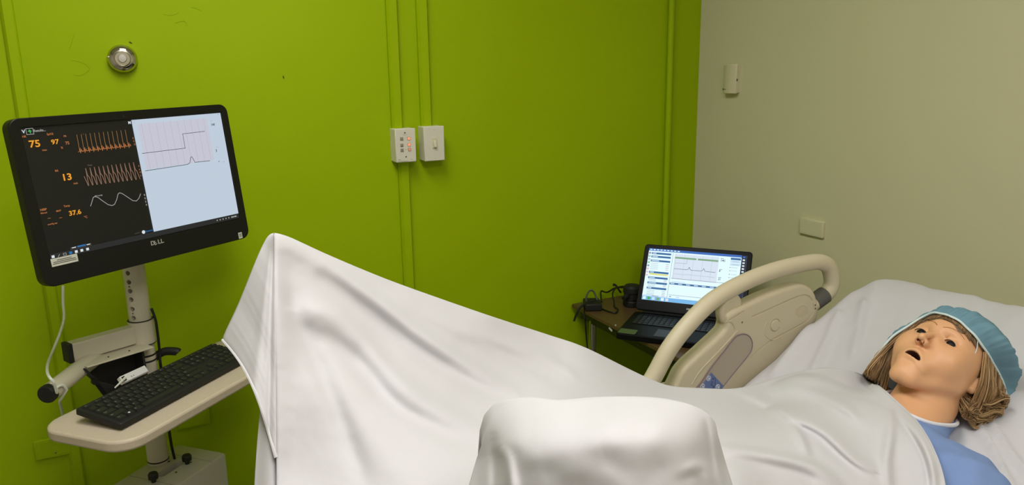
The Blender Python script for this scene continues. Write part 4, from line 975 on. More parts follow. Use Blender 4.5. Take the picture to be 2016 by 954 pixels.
ob = nets_object('body', v, q, [SKIN], man)
fh = hl(v).astype(np.float32); face = (np.abs(fh[:, 0]) < 40) & (fh[:, 2] > -30)
def stepdown(x): return np.clip(.5-x, 0, 1)
for nm, val in (('mouth', stepdown((mouth_sd(fh)-.5)/1.0)*stepdown((fh[:, 2]-9.5)/2.)*face), ('nostril', stepdown((nostril_sd(fh)-.5)/.9)*face)):
    at = ob.data.attributes.new(nm, 'FLOAT', 'POINT'); at.data.foreach_set('value', val.astype(np.float32))
nt = SKIN.node_tree; bs = nt.nodes['Principled BSDF']; src = bs.inputs['Base Color'].links[0].from_socket
for nm, col in (('mouth', (104, 62, 54)), ('nostril', (112, 34, 42))):
    an_ = nt.nodes.new('ShaderNodeAttribute'); an_.attribute_name = nm; mx = nt.nodes.new('ShaderNodeMix'); mx.data_type = 'RGBA'; mx.inputs[7].default_value = (*lin(col), 1)
    nt.links.new(an_.outputs['Fac'], mx.inputs[0]); nt.links.new(src, mx.inputs[6]); src = mx.outputs[2]
nt.links.new(src, bs.inputs['Base Color'])
# eyes
def shade_eye():
    m = mat('eye', (225, 222, 214), .5, spec=.25); nt = m.node_tree; bs = nt.nodes['Principled BSDF']
    at = nt.nodes.new('ShaderNodeAttribute'); at.attribute_name = 'iris'; mx = nt.nodes.new('ShaderNodeMix'); mx.data_type = 'RGBA'
    mx.inputs[6].default_value = (*lin((226, 222, 214)), 1); mx.inputs[7].default_value = (*lin((9, 7, 7)), 1)
    nt.links.new(at.outputs['Fac'], mx.inputs[0]); nt.links.new(mx.outputs[2], bs.inputs['Base Color']); return m
EYE = shade_eye()
for sx in (1, -1):
    c = np.array([31*sx, -1, -13.]); vs = []; ir = []; fs = []; n, k = 28, 18
    gaze = np.array([.10, -.10, 1.]); gaze /= np.linalg.norm(gaze)
    for i in range(k+1):
        for j in range(n):
            a, b_ = math.pi*i/k, 2*math.pi*j/n; d_ = np.array([math.sin(a)*math.cos(b_), math.sin(a)*math.sin(b_), math.cos(a)])
            vs.append(hw(c+d_*12.1)); ir.append(1. if d_@gaze > .62 else 0.)
    for i in range(k):
        for j in range(n): fs.append((i*n+j, i*n+(j+1) % n, (i+1)*n+(j+1) % n, (i+1)*n+j))
    b = MB(); b.add(vs, fs); o = b.build('eye', EYE, man, smooth=True, angle=0)
    at = o.data.attributes.new('iris', 'FLOAT', 'POINT'); at.data.foreach_set('value', ir)
def on_face(l, u, lift=.4):
    """front surface of the face at patient-left l, up u (mm)"""
    f = 45.
    for _ in range(60):
        d = float(sd_head(np.array([[l, u, f]], np.float32))[0]); f -= max(d, .05)*.8
        if d < .08: break
    return hw((l, u, f+lift))
BROW = mat('brown brow paint', (168, 110, 62), .6); LASH = mat('dark lash', (40, 28, 22), .5)
for sx in (1, -1):
    pts = [on_face(sx*l, u, .0) for l, u in ((6, 17), (13, 21.5), (21, 24.5), (29, 25.5), (37, 24), (45, 20))]
    b = MB(); b.tube(spline(pts, 4), [.0004]+[.0008]*8+[.0007]*8+[.0005]*3+[.0003], 6); b.build('eyebrow', BROW, man, smooth=True)
    pts = [hw((sx*(31+x), -2.6+3.9*math.sqrt(max(0, 1-(x/11.5)**2))-.012*x*x-.07*x, 1.2-.018*x*x-.06*x)) for x in np.linspace(-11, 11.5, 12)]
    b = MB(); b.tube(pts, .0009, 6); b.build('lash_line', LASH, man, smooth=True)

# ---- blue gown with white neck binding
NA = NT-NB; NLEN = np.linalg.norm(NA); NA = NA/NLEN
def skin_hit(x, y):
    d_ = 1.0
    for _ in range(120):
        e = float(np.minimum(cap_(P(x, y, d_)[None].astype(np.float32), NT, NB, .053, .057), sd_torso(P(x, y, d_)[None].astype(np.float32)))[0]); d_ += max(e, .0003)*.8
        if e < .0006 or d_ > 1.8: break
    return P(x, y, d_)
n1, n2, n3 = skin_hit(1778, 803), skin_hit(1825, 824), skin_hit(1866, 833)
PN = np.cross(n2-n1, n3-n1); PN /= np.linalg.norm(PN); PN = PN if PN@NA > 0 else -PN
if PN@NA < .55: PN = (PN+NA*.8); PN /= np.linalg.norm(PN)
GOWN = mat('blue cotton gown', (124, 148, 196), .85, bump=(240, .12), noise=(30, .04), spec=.2)
def gown_base(p): return smin(sd_torso(p), cap_(p, NT, NB, .053, .058), .022)-.006
def sd_gown(p):
    d = gown_base(p); d = d+.0018*np.sin(p[:, 0]*90+p[:, 1]*55+2*np.sin(p[:, 1]*30))+.0012*np.sin(p[:, 1]*140-p[:, 0]*60)
    return np.maximum(np.maximum(d, (p-n2.astype(np.float32))@PN.astype(np.float32)), p[:, 0]*-1.+.9)
v, q = surface_nets(sd_gown, (.88, .50, .62), (1.30, 1.12, .98), .004)
gw = nets_object('gown', v, q, [GOWN], man, None, 1)
A_, B_, _ = frame_of(PN); c0_ = NB+NA*(((n2-NB)@PN)/(NA@PN)); loop = []
for a in np.linspace(0, 2*math.pi, 72, endpoint=False):
    dr = A_*math.cos(a)+B_*math.sin(a); rr_ = np.linspace(.02, .16, 141); e = gown_base((c0_+dr*rr_[:, None]).astype(np.float32)); k = np.argmax(e > 0); loop.append(c0_+dr*rr_[k])
la = np.array(loop)
for _ in range(3): la = (np.roll(la, 1, 0)+la*2+np.roll(la, -1, 0))/4
b = MB(); b.tube(list(la), .0036, 8, closed=True); b.build('neck_binding', mat('white binding tape', (226, 226, 232), .8), gw, smooth=True, angle=0)

# ---- hidden trunk and raised legs that carry the sheet
def sd_low(p):
    d = np.maximum(sd_torso(p), p[:, 0]-.99)
    for hip, kn in (((.62, .75, .66), (.335, .53, 1.085)), ((.62, .93, .66), (.185, 1.03, 1.165))):
        d = smin(d, cap_(p, hip, kn, .085, .055), .05)
    return d
v, q = surface_nets(sd_low, (.08, .42, .45), (1.01, 1.16, 1.3), .012, 3)
nets_object('trunk_and_thighs', v, q, [SKIN], man, None, 1)

# ---- teal bouffant cap
C0 = np.array([14, 10, -95.]); APEX = np.array([.18, .80, -.56]); APEX /= np.linalg.norm(APEX)
ring_pts = [(1, 45, 14), (19, 44, 12), (37, 41, 3), (54, 38, -10), (68, 36, -34), (76, 38, -64), (82, 42, -104), (89, 41, -145), (95, 22, -170), (66, -22, -186), (18, -48, -190), (-40, -64, -168), (-84, -84, -120), (-98, -92, -84), (-95, -82, -56), (-90, -53, -38), (-82, -22, -25), (-69, 12, -18), (-52, 40, -8), (-34, 46, 4), (-17, 46, 11)]
rg = np.array(spline(ring_pts, 12, True)); nr = len(rg); RAD = np.array([108, 109, 122.])
rs = np.random.RandomState(4); NSEG = 44; G = []
ph = np.arange(nr)/nr*2*math.pi
pleat = np.zeros(nr)
for k in range(26): pleat += rs.randn()*np.cos(ph*rs.randint(14, 60)+rs.rand()*7)
pleat /= np.abs(pleat).max()
pl2 = np.zeros(nr)
for k in range(12): pl2 += rs.randn()*np.cos(ph*rs.randint(4, 16)+rs.rand()*7)
pl2 /= np.abs(pl2).max()
for i in range(NSEG+1):
    t = i/NSEG; e = 1-(1-t)**1.25; row_ = []
    for j in range(nr):
        d0 = rg[j]-C0; r0 = np.linalg.norm(d0); d0 = d0/r0
        om = math.acos(max(-1, min(1, d0@APEX))); so_ = math.sin(om)
        dv = (math.sin((1-e)*om)*d0+math.sin(e*om)*APEX)/so_; dv /= np.linalg.norm(dv)
        re = 1/np.linalg.norm(dv/RAD); bl = min(1, t/.16); bl = bl*bl*(3-2*bl)
        r_ = r0*(1-bl)+re*bl+9*math.exp(-((t-.13)/.10)**2)*(.6+.4*pl2[j])
        r_ += (3.4*pleat[j]*math.exp(-t*3.2)+1.6*pl2[(j+int(40*t)) % nr])*min(1, t*14)*(1-t)**.5
        r_ += (1.5*vnoise(np.array([j*.55]), np.array([t*5.]), 21)[0]+.9*vnoise(np.array([j*1.3]), np.array([t*9.]), 22)[0])*min(1, t*10)
        row_.append(hw(C0+dv*r_))
    G.append(row_)
Ga = np.array(G)
# the cap is pressed flat where it rests on the mattress
zf = ztop(Ga[..., 0])+.006; Ga[..., 2] = np.where(Ga[..., 2] < zf, zf+.1*(Ga[..., 2]-zf), Ga[..., 2])
CAPM = mat('teal nonwoven cap', (112, 150, 166), .8, noise=(60, .10), bump=(300, .15), trans=.10, spec=.2)
b = MB(); b.grid([list(r) for r in Ga], wrap=True); cp = b.build('bouffant_cap', CAPM, man, smooth=True, angle=0)
b = MB(); b.tube([p for p in Ga[0]], .0022, 7, closed=True); b.build('elastic_edge', mat('white elastic', (206, 222, 222), .8), cp, smooth=True, angle=0)
b = MB(); b.tube(spline([hw((58, 38, -16)), hw((62, 26, -26)), hw((63, 18, -32)), hw((63, 12, -36))], 4), [.0008]*10+[.0005]*3, 5); b.build('elastic_tail', MATS['white elastic'], cp, smooth=True)

# ---- hair
HAIR = mat('light brown hair', (152, 118, 76), .5, noise=(60, .45), spec=.5); HAIR2 = mat('dark blond hair', (106, 79, 48), .5, noise=(60, .4)); HAIR3 = mat('golden hair', (184, 150, 104), .48, noise=(60, .3))
hb = MB(); rs = np.random.RandomState(11)
def strand(pts, r0, jit, m):
    pts = [np.array(p, float)+rs.randn(3)*jit*(.35+.65*i/len(pts)) for i, p in enumerate(pts)]
    pw = np.array([hw(p) for p in spline(pts, 5)]); zf = ztop(pw[:, 0])+.006
    pw[:, 2] = np.maximum(pw[:, 2], zf+rs.rand()*.01)
    n = len(pw); rr = [HS*.001*r0*(1-.75*(i/(n-1))**3) for i in range(n)]
    hb.tube(list(pw), rr, 5, m=m, flat=.7)
def scalp_f(l, u): return -86+98*math.sqrt(max(.02, 1-(l/76.)**2-((u-24)/92.)**2))
def waves(pts, amp, n):
    """a lazy wave across the flow of a lock"""
    pts = spline(pts, 4); ph_ = rs.rand()*6; out = []
    for i, p in enumerate(pts):
        t = i/(len(pts)-1); out.append(p+amp*t**.7*np.array([.5*math.sin(ph_+n*t), math.cos(ph_+n*t), .4*math.sin(ph_+1+n*t)]))
    return out[::2]+[out[-1]]
def lock(path, count, spread, amp, n, r0, mats_):
    """strands that share one wave"""
    st = rs.get_state(); w0 = waves([np.array(p, float) for p in path], amp, n)
    for c_ in range(count):
        o_ = rs.randn(3)*spread; strand([p+o_*(.5+.6*i/len(w0)) for i, p in enumerate(w0)], r0*(.7+.6*rs.rand()), .5, rs.choice(mats_))
for k in range(46):       # near side: locks leaving the cap, passing behind the ear, curling underneath
    a = (k+rs.rand())/46.; root = np.array([70+a*20, 36+4*a, -42-a*104])
    out = rs.rand(); E = np.array([82+14*out, -60+82*a+6*rs.randn(), -112-58*a+6*rs.randn()])
    p1 = root+np.array([7-2*a, -16, -14]); p2 = root*.45+E*.55+np.array([8, 0, 0])
    cu_ = 6+5*rs.rand(); c1 = E+np.array([6, -cu_*.8, -6]); c2 = E+np.array([-2, -cu_*1.3, 8]); c3 = E+np.array([4, -cu_*.5, 14])
    lock([root, p1, p2, E, c1, c2, c3], 17, 2.3, 7, 8, .95, [0, 0, 1, 2])
for k in range(44):       # soft waves gathered under the ear
    a = rs.rand(); o_ = np.array([8*rs.randn(), 9*rs.randn(), 7*rs.randn()])
    p0 = np.array([64, -46, -104])+o_*.5; p1 = np.array([86, -52, -122])+o_; p2 = np.array([90, -30, -138])+o_; p3 = np.array([93, -6, -152])+o_; p4 = np.array([92, 12, -164])+o_*.7
    st_ = rs.rand()*.5; lock([p0, p1, p2, p3, p4][(1 if st_ > .3 else 0):], 17, 2.6, 8, 9, .95, [0, 1, 2, 2])
for k in range(44):       # far side: loose waves falling along the cheek
    a = rs.rand(); root = np.array([-60-a*22, 38-a*50, -16-a*28])
    p1 = root+np.array([-8, -22, -8]); p2 = np.array([-84-6*rs.rand(), -52+14*rs.randn(), -40-a*30]); p3 = np.array([-86-9*rs.rand(), -84+12*rs.randn(), -56-a*36]); p4 = p3+np.array([-2, -34, -20])
    lock([root, p1, p2, p3, p4, p4+np.array([0, -22, -10])], 16, 2.8, 12, 9, .95, [0, 0, 1, 2])
for k in range(20):       # close to the far cheek
    a = rs.rand(); root = np.array([-58-a*8, 34-a*30, -14-a*14])
    lock([root, (-68, -10, -34-a*10), (-71, -44, -46-a*14), (-68, -76, -60-a*14), (-62, -104, -74)], 14, 2.2, 5, 7, .95, [0, 1, 1])
for k in range(26):
    a = rs.rand(); lock([(-62, 2, -22-8*a), (-67, -40, -36-10*a), (-65, -75, -50-14*a), (-59, -105, -68-14*a), (-50, -132, -92-10*a)], 13, 3., 6, 8, .95, [0, 1, 1])
for k in range(420):      # fringe swept flat along the forehead under the elastic
    l = rs.uniform(-52, 46); u0 = 52-.004*l*l; dl = (16 if rs.rand() > .3 else 5)*(1 if l > -12 else -1)
    row3 = [(l, u0+3), (l+dl*.5, u0-7), (l+dl, u0-15-.08*abs(l))]
    strand([(a_, b_, scalp_f(a_, b_)+.6) for a_, b_ in row3], 1.1+.6*rs.rand(), .35, rs.choice([0, 1, 1]))
hair = hb.build('hair', [HAIR, HAIR2, HAIR3], man, smooth=True, fix=False, angle=0)
# scalp shell so that no skin shows between the strands
def sd_scalp(p):
    q_ = hl(p).astype(np.float32); d = ell(q_, (0, 24, -86), (76, 92, 98)); d = smin(d, ell(q_, (0, -20, -120), (76, 50, 40)), 20)
    n_ = q_[:, 1]*.55-q_[:, 2]*.84
    tt = np.clip((np.abs(q_[:, 0])-28)/38, 0, 1); edge = 11+47*tt*tt*(3-2*tt)
    return np.maximum(d, (edge-n_))*HS/1000.
v, q = surface_nets(sd_scalp, hw((0, 0, -90))-.15, hw((0, 0, -90))+.15, .005)
nets_object('scalp', v, q, [HAIR2], man, None, 1)

# ================================================================ sheets
SHEET = LINEN            # sheet, drape and fitted sheet are the same white linen
SHEET2 = LINEN
def lerp_curve(pts, t):
    pts = np.asarray(pts, float); L = np.r_[0, np.cumsum(np.linalg.norm(np.diff(pts, axis=0), axis=1))]; L /= L[-1]
    return np.stack([np.interp(t, L, pts[:, i]) for i in range(pts.shape[1])], -1)
def smooth_curve(pts, t): return lerp_curve(np.array(spline(pts, 10)), t)
def gown_depth(x, y):
    d = .9
    for _ in range(80):
        p = P(x, y, d)[None].astype(np.float32); e = min(float(sd_torso(p)[0])-.007, float(sd_body(p)[0])); d += max(e, .0005)*.7
        if e < .001 or d > 2: break
    return d
def folds(px, d, fl):
    """push the cloth toward (+) or away from (-) the viewer along fold lines"""
    sh = d.shape; p = px.reshape(-1, 2); out = d.ravel().copy()
    for amp, wd, ln_ in fl:
        dist, pos, side = polydist(p, spline([np.array(q, float) for q in ln_], 5))
        taper = np.sin(np.pi*np.clip(pos*.94+.03, 0, 1))**.5
        if isinstance(wd, tuple): k = np.where(side > 0, wd[0], wd[1])
        else: k = wd
        out -= amp*taper*np.exp(-(dist/k)**2)
    return out.reshape(sh)
# ---- main sheet, part over the body: columns along the crest, rows down toward the viewer
top = [(541, 459), (552, 461), (575, 469), (640, 499), (720, 533), (800, 564), (960, 620), (1080, 659), (1150, 683), (1240, 727), (1290, 750), (1330, 762), (1390, 766), (1450, 767), (1500, 757), (1545, 743), (1600, 729), (1645, 725), (1690, 735), (1730, 760), (1768, 793), (1800, 824), (1824, 858), (1842, 895), (1854, 930), (1862, 970), (1866, 1010)]
bot = [(545, 1010), (700, 1010), (900, 1010), (1100, 1010), (1300, 1010), (1500, 1010), (1700, 1010), (1830, 1010), (1858, 1010)]
ctrl = [(540, 459, 1.05), (545, 600, 1.0), (543, 750, .96), (547, 954, .90), (640, 500, 1.10), (800, 564, 1.18), (960, 620, 1.25), (1150, 683, 1.34), (1240, 727, 1.385), (1330, 762, 1.42), (1450, 767, 1.46),
        (620, 600, 1.03), (620, 760, .96), (700, 700, 1.03), (800, 800, .99), (700, 954, .89), (900, 954, .87), (900, 700, 1.15), (1000, 760, 1.16), (1100, 800, 1.12), (1000, 870, 1.0), (1000, 954, .90), (1200, 850, 1.10), (1200, 954, .98), (1300, 850, 1.16), (1350, 954, 1.02), (1440, 954, 1.02), (1450, 850, 1.20), (800, 650, 1.12), (1100, 720, 1.27)]
for x, y in ((1545, 743), (1600, 729), (1645, 725), (1690, 735), (1730, 762), (1768, 795), (1800, 824), (1824, 858), (1842, 895), (1856, 940), (1540, 800), (1600, 830), (1660, 790), (1700, 850), (1760, 880), (1640, 900), (1560, 900), (1760, 950), (1640, 960), (1540, 970)):
    ctrl.append((x, y, min(gown_depth(x, y), 1.53)-.016))
fn = tps(ctrl)
NCs, NRs = 230, 120
tt = np.linspace(0, 1, NCs); Tp = lerp_curve(spline(top, 6), tt); Bp = lerp_curve(bot, tt)
# columns fan out evenly along both curves
ss = np.linspace(0, 1, NRs)**1.15
px = Tp[None]*(1-ss[:, None, None])+Bp[None]*ss[:, None, None]
d = fn(px)
F_ = [(.020, (26, 17), ((556, 466), (640, 520), (722, 578), (824, 655), (932, 728), (1010, 772))),
      (-.016, 16, ((640, 545), (722, 606), (824, 684), (932, 752), (1000, 786))),
      (.016, (30, 18), ((600, 612), (660, 625), (722, 680), (797, 762), (894, 822), (960, 850))),
      (-.014, 20, ((620, 650), (700, 706), (780, 796), (880, 852), (950, 884))),
      (.012, (30, 30), ((545, 480), (546, 600), (546, 760), (548, 1000))),
      (-.012, 22, ((556, 510), (585, 620), (628, 720), (676, 836), (720, 954))),
      (.008, 40, ((650, 720), (720, 840), (800, 954))),
      (.006, 14, ((760, 580), (900, 650), (1060, 700), (1120, 740))), (-.005, 12, ((940, 660), (1040, 720), (1100, 752))), (.005, 9, ((1070, 700), (1120, 730), (1140, 752))),
      (.018, (8, 15), ((1440, 764), (1500, 790), (1560, 822), (1620, 850), (1680, 905), (1715, 925))), (-.007, 10, ((1470, 790), (1540, 826), (1600, 856), (1660, 905), (1690, 925))),
      (.014, 10, ((1545, 765), (1600, 772), (1660, 800), (1690, 826))), (-.005, 8, ((1560, 785), (1620, 797), (1670, 826))),
      (.013, 9, ((1545, 820), (1570, 850), (1590, 895))), (-.004, 8, ((1560, 820), (1585, 850), (1605, 895))),
      (.014, 11, ((1752, 800), (1752, 850), (1745, 905), (1750, 960))), (.010, 9, ((1775, 815), (1810, 860), (1832, 910), (1842, 970))), (-.006, 6, ((1765, 820), (1798, 862), (1822, 912), (1830, 970))),
      (.022, (22, 10), ((1400, 880), (1470, 888), (1540, 902), (1600, 918), (1650, 954))), (-.010, 12, ((1420, 902), (1500, 912), (1570, 928), (1610, 950))),
      (.006, 14, ((1480, 775), (1560, 757), (1640, 742), (1700, 760)))]
# rest on the gown and the chest
def gown_depths(pp):
    d_ = np.full(len(pp), .85); R_ = CF+CR*((pp[:, :1]-CX)/F)-CU*((pp[:, 1:]-CY)/F); live = np.arange(len(pp))
    for _ in range(70):
        q_ = (CAM+R_[live]*d_[live][:, None]).astype(np.float32); e = gown_base(q_)-.006; d_[live] += np.maximum(e, .0004)*.8
        live = live[(e > .0008) & (d_[live] < 2.)]
        if not len(live): break
    return d_
pf = px.reshape(-1, 2); sel = np.where(pf[:, 0] > 1380)[0]; gd = np.full(len(pf), 9.); gd[sel] = gown_depths(pf[sel])
gd = gd.reshape(d.shape)
for _ in range(3):
    g2 = gd.copy()
    for sy, sx in ((0, 1), (0, -1), (1, 0), (-1, 0)): g2 = np.minimum(g2, np.roll(np.roll(gd, sy, 0), sx, 1) if sy == 0 or True else gd)
    g2[0] = np.minimum(gd[0], gd[1]); g2[-1] = gd[-1]; g2[:, 0] = gd[:, 0]; g2[:, -1] = gd[:, -1]; gd = g2
d = smin(d, gd-.008, .012)
for _ in range(3):
    e_ = np.pad(d, 1, mode='edge'); d = np.where(gd < 3, (e_[1:-1, :-2]+e_[1:-1, 2:]+e_[:-2, 1:-1]+e_[2:, 1:-1]+2*d)/6, d)
d = folds(px, d, F_)
d += .0009*vnoise(px[..., 0]/40, px[..., 1]/40, 2)+.0004*vnoise(px[..., 0]/14, px[..., 1]/14, 6)
d = -smax(-d, -(gd-.002), .004)
W = P(px[..., 0][..., None], px[..., 1][..., None], d[..., None])
# keep the sheet above the body and trunk
# far side: the cloth rolls over the crest and falls behind
crest = W[0]; back = []; tn = np.gradient(crest, axis=0); endw = np.clip((tt-.735)/.06, 0, 1)
for k, (dy, dz) in enumerate(((.010, -.0015), (.022, -.008), (.034, -.022), (.05, -.06), (.065, -.14), (.075, -.26), (.08, -.36))):
    off = np.zeros_like(crest); w1 = 1-endw
    off[:, 1] = dy*w1; off[:, 2] = dz*w1
    # along the chest edge the cloth just turns under
    e = .0015*min(k+1, 3); off[:, 2] -= endw*e*1.5; off[:, 0] -= endw*e*.6; back.append(crest+off)
drop = []
for k in range(1, 9): drop.append(W[-1]+np.array([0, -.004*k, -.045*k])*np.minimum(1, (1-tt)/.03)[:, None]*np.where(tt > .8, .25, 1)[:, None])
def settle(rows):
    """cloth that falls past the view comes to rest on the bed and on the gown instead of passing through"""
    A = np.array(rows); sh = A.shape; p = A.reshape(-1, 3)
    for _ in range(12):
        e = gown_base(p.astype(np.float32)); k = np.where(e < .004)[0]
        if not len(k): break
        g = np.stack([(gown_base((p[k]+h_).astype(np.float32))-gown_base((p[k]-h_).astype(np.float32))) for h_ in np.eye(3)*.002], 1)
        g /= np.linalg.norm(g, axis=1)[:, None]+1e-9; p[k] += g*np.minimum(.0045-e[k], .03)[:, None]
    inb = (p[:, 1] > BY0-.004) & (p[:, 1] < BY1+.004) & (p[:, 0] > BX0) & (p[:, 0] < BX1)
    p[:, 2] = np.where(inb, np.maximum(p[:, 2], ztop(p[:, 0])+.018), p[:, 2])
    return list(p.reshape(sh))
back = settle(back); drop = settle(drop)
allr = back[::-1]+list(W)+drop
main = MB(); main.grid([list(r) for r in allr])
# ---- the corner that hangs over the foot end
Lc = smooth_curve([(538, 459), (531, 462), (522, 474), (505, 510), (472, 592), (443, 655), (439, 668)], np.linspace(0, 1, 60))
ry = np.linspace(459.2, 900, 60); Rc = np.stack([np.interp(ry, px[:, 0, 1], px[:, 0, 0]), ry], -1); Rd = np.interp(ry, px[:, 0, 1], d[:, 0])
uu = np.linspace(0, 1, 40)
fx = Rc[:, None]*(1-uu[None, :, None])+Lc[:, None]*uu[None, :, None]
vv = np.linspace(0, 1, 60)[:, None]
hem = np.sin(np.pi*uu)[None, :]*vv**3
fx[..., 0] += hem*5; fx[..., 1] -= hem*30
dr = Rd[:, None]
fd = dr+uu[None]*(.03+.11*vv)-.022*np.sin(np.pi*uu[None])*vv+.006*np.exp(-((uu[None]-.16)/.07)**2)*vv
fd -= .006*np.exp(-((uu[None]-.45)/.10)**2)*vv
FW = P(fx[..., 0][..., None], fx[..., 1][..., None], fd[..., None])
main.grid([list(r) for r in FW])
b = MB(); b.tube([p for p in FW[-1]], .0026, 6, flat=.6)
# far layer seen under the hem
Lx = smooth_curve([(519, 690), (517, 760), (514, 790), (505, 890), (498, 1010), (494, 1060)], np.linspace(0, 1, 40)); Rx = smooth_curve([(548, 690), (556, 800), (562, 1010), (566, 1060)], np.linspace(0, 1, 40))
bx = Rx[:, None]*(1-uu[None, :, None])+Lx[:, None]*uu[None, :, None]
bd = .985-.012*np.sin(uu*4)[None]-.085*np.linspace(0, 1, 40)[:, None]-.01*uu[None]+0*bx[..., 0]
main.grid([list(r) for r in P(bx[..., 0][..., None], bx[..., 1][..., None], bd[..., None])])
sheet = main.build('draped_sheet', SHEET, smooth=True, fix=False, angle=0)
sd_ = sheet.modifiers.new('thickness', 'SOLIDIFY'); sd_.thickness = .0008; sd_.offset = 0
tag(sheet, 'large white sheet tented over the raised knee and the body of the mannequin', 'sheet')
hm = b.build('stitched_hem', SHEET, sheet, smooth=True)
b = MB(); ed = [W[i][-1] for i in range(0)]; k0 = int(NCs*.77)
b.tube([p for p in W[0][k0:]], .0018, 6); b.build('folded_edge', SHEET, sheet, smooth=True)

# ---- drape over the near knee
top2 = [(938, 905), (962, 838), (974, 812), (995, 796), (1030, 788), (1062, 787), (1105, 792), (1145, 790), (1190, 786), (1260, 785), (1310, 788), (1345, 794), (1375, 803), (1397, 818), (1408, 834), (1414, 860), (1428, 910)]
bot2 = [(905, 1020), (985, 1030), (1100, 1040), (1200, 1040), (1300, 1040), (1400, 1030), (1462, 1020)]
c2 = [(938, 905, .735), (974, 812, .72), (1030, 789, .70), (1190, 786, .685), (1310, 789, .69), (1397, 820, .71), (1428, 910, .735), (1000, 870, .655), (1100, 840, .625), (1200, 830, .61), (1300, 840, .615), (1370, 870, .645), (985, 954, .655), (1100, 930, .605), (1200, 920, .59), (1300, 920, .60), (1390, 940, .65), (905, 1020, .72), (1100, 1040, .60), (1200, 1040, .585), (1300, 1040, .595), (1462, 1020, .73), (940, 1000, .69), (1435, 990, .70)]
fn2 = tps(c2); NC2, NR2 = 170, 90
t2 = np.linspace(0, 1, NC2); Tp = lerp_curve(spline(top2, 8), t2); Bp = lerp_curve(spline(bot2, 8), t2); s2 = np.linspace(0, 1, NR2)**1.3
px2 = Tp[None]*(1-s2[:, None, None])+Bp[None]*s2[:, None, None]
d2 = folds(px2, fn2(px2), [(.010, 12, ((985, 880), (1000, 905), (1008, 960), (1012, 1020))), (-.008, 10, ((972, 860), (975, 920), (972, 1000))), (.007, 12, ((1350, 925), (1375, 916), (1392, 930), (1396, 980))), (-.006, 12, ((1340, 945), (1365, 940), (1380, 960), (1380, 1010))),
    (.007, 8, ((1396, 822), (1404, 850), (1410, 900), (1425, 980))), (-.006, 7, ((1388, 830), (1396, 870), (1404, 930))), (.004, 30, ((1080, 940), (1150, 930), (1220, 950), (1260, 1000))), (-.003, 22, ((1190, 800), (1200, 820), (1210, 845))), (.004, 18, ((950, 900), (962, 950), (950, 1020))), (.003, 40, ((1040, 880), (1120, 890), (1180, 870)))])
d2 += .0007*vnoise(px2[..., 0]/30, px2[..., 1]/30, 12)
W2 = P(px2[..., 0][..., None], px2[..., 1][..., None], d2[..., None]); cr2 = W2[0]; bk = []
side2 = np.clip((np.abs(t2-.5)-.30)/.15, 0, 1)
for dy, dz in ((.008, -.001), (.02, -.006), (.035, -.02), (.05, -.05), (.06, -.10), (.07, -.18)):
    o_ = np.zeros_like(cr2); o_[:, 1] = dy; o_[:, 2] = dz*(1-.3*side2); o_ *= (1-side2)[:, None]; bk.append(cr2+o_+side2[:, None]*(CAM-cr2)*-(dy*1.1)+side2[:, None]*(W2[6]-cr2)*.25)
dp = [W2[-1]+np.array([-.003*k, -.006*k, -.04*k]) for k in range(1, 10)]
kd = MB(); kd.grid([list(r) for r in bk[::-1]+list(W2)+dp])
kd = kd.build('knee_drape', SHEET2, smooth=True, fix=False, angle=0)
m_ = kd.modifiers.new('thickness', 'SOLIDIFY'); m_.thickness = .0008; m_.offset = 0
tag(kd, 'pinkish white cloth draped over a broad rounded knee beside the large tented sheet', 'cloth')

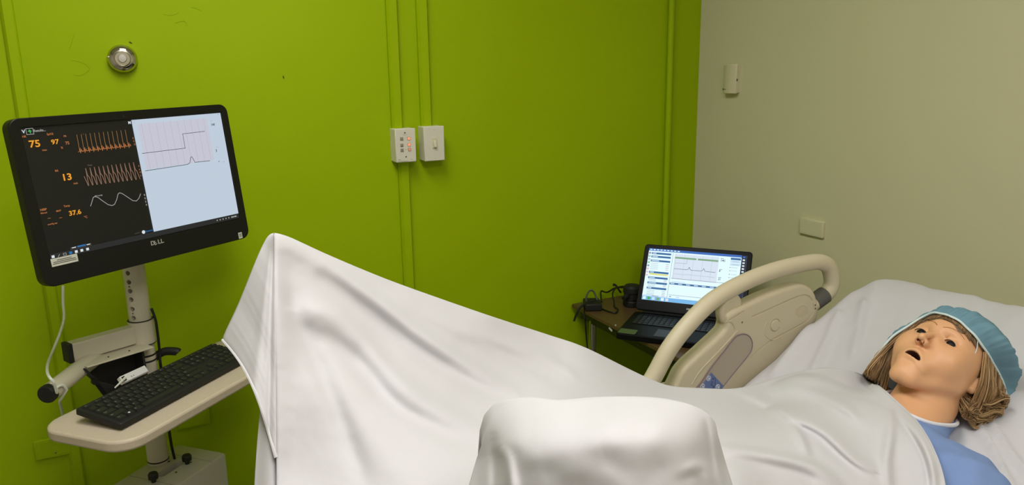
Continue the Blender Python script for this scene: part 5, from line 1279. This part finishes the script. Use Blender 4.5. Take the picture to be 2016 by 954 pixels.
# the hidden trunk stays behind the cloth
tk = [o for o in man.children if o.name.startswith('trunk')][0]; co = np.empty(len(tk.data.vertices)*3); tk.data.vertices.foreach_get('co', co)
co = co.reshape(-1, 3)+np.array(man.location); pj = proj(co); need = np.full(len(co), -1.)
ins = (pj[:, 0] > 500) & (pj[:, 0] < 1840) & (pj[:, 1] > 430) & (pj[:, 1] < 1700)
Wd = np.concatenate([W]+[np.array(q_)[None] for q_ in drop]).reshape(-1, 3); pw_ = proj(Wd); flatp = pw_[:, :2]; fd_ = pw_[:, 2]
ii_ = np.where(ins)[0]
for k0_ in range(0, len(ii_), 400):
    blk = ii_[k0_:k0_+400]; dist = ((pj[blk, None, :2]-flatp[None, ::7])**2).sum(-1); need[blk] = fd_[::7][dist.argmin(1)]+.03
mv = np.maximum(need-pj[:, 2], 0); co = np.where(mv[:, None] > 0, CAM+(co-CAM)*((pj[:, 2]+mv)/pj[:, 2])[:, None], co)
# and below the crest of the tent
pj = proj(co)
ct = np.interp(pj[:, 0], [q[0] for q in top[:20]], [q[1] for q in top[:20]])+14
hi_ = ins & (pj[:, 1] < ct); lift = np.where(hi_, (ct-pj[:, 1])/F*pj[:, 2], 0); co[:, 2] -= lift*1.1
tk.data.vertices.foreach_set('co', (co-np.array(man.location)).ravel()); tk.data.update()

# hair that runs under the sheet stays under it
ho = hair.data; co = np.empty(len(ho.vertices)*3); ho.vertices.foreach_get('co', co); co = co.reshape(-1, 3)+np.array(man.location); pj = proj(co)
cy_ = np.interp(pj[:, 0], [q[0] for q in top[14:23]], [q[1] for q in top[14:23]])
k_ = np.where((pj[:, 0] > 1600) & (pj[:, 0] < 1830) & (pj[:, 1] > cy_-6))[0]
loc = (px.reshape(-1, 2)[:, 0] > 1590) & (px.reshape(-1, 2)[:, 0] < 1845); fp = px.reshape(-1, 2)[loc]; fdp = d.reshape(-1)[loc]
for c_ in range(0, len(k_), 500):
    bl_ = k_[c_:c_+500]; dist = ((pj[bl_, None, :2]-fp[None])**2).sum(-1); need = fdp[dist.argmin(1)]+.012
    f_ = np.maximum(need, pj[bl_, 2])/pj[bl_, 2]; co[bl_] = CAM+(co[bl_]-CAM)*f_[:, None]
ho.vertices.foreach_set('co', (co-np.array(man.location)).ravel()); ho.update()
# the raised shin that carries the knee drape, foot end resting on the mattress
kn_ = P(1200, 912, .70); sh_ = np.array([kn_[0]-.02, kn_[1]-.01, float(ztop(.3))+.03])
b = MB(); b.tube([kn_+np.array([0, 0, .040]), kn_+np.array([0, 0, .034]), kn_+np.array([0, 0, .018]), kn_, kn_*.6+sh_*.4, sh_], [.006, .022, .038, .044, .042, .028], 20, up=(0, 1, 0)); b.build('lower_leg', SKIN, man, smooth=True)
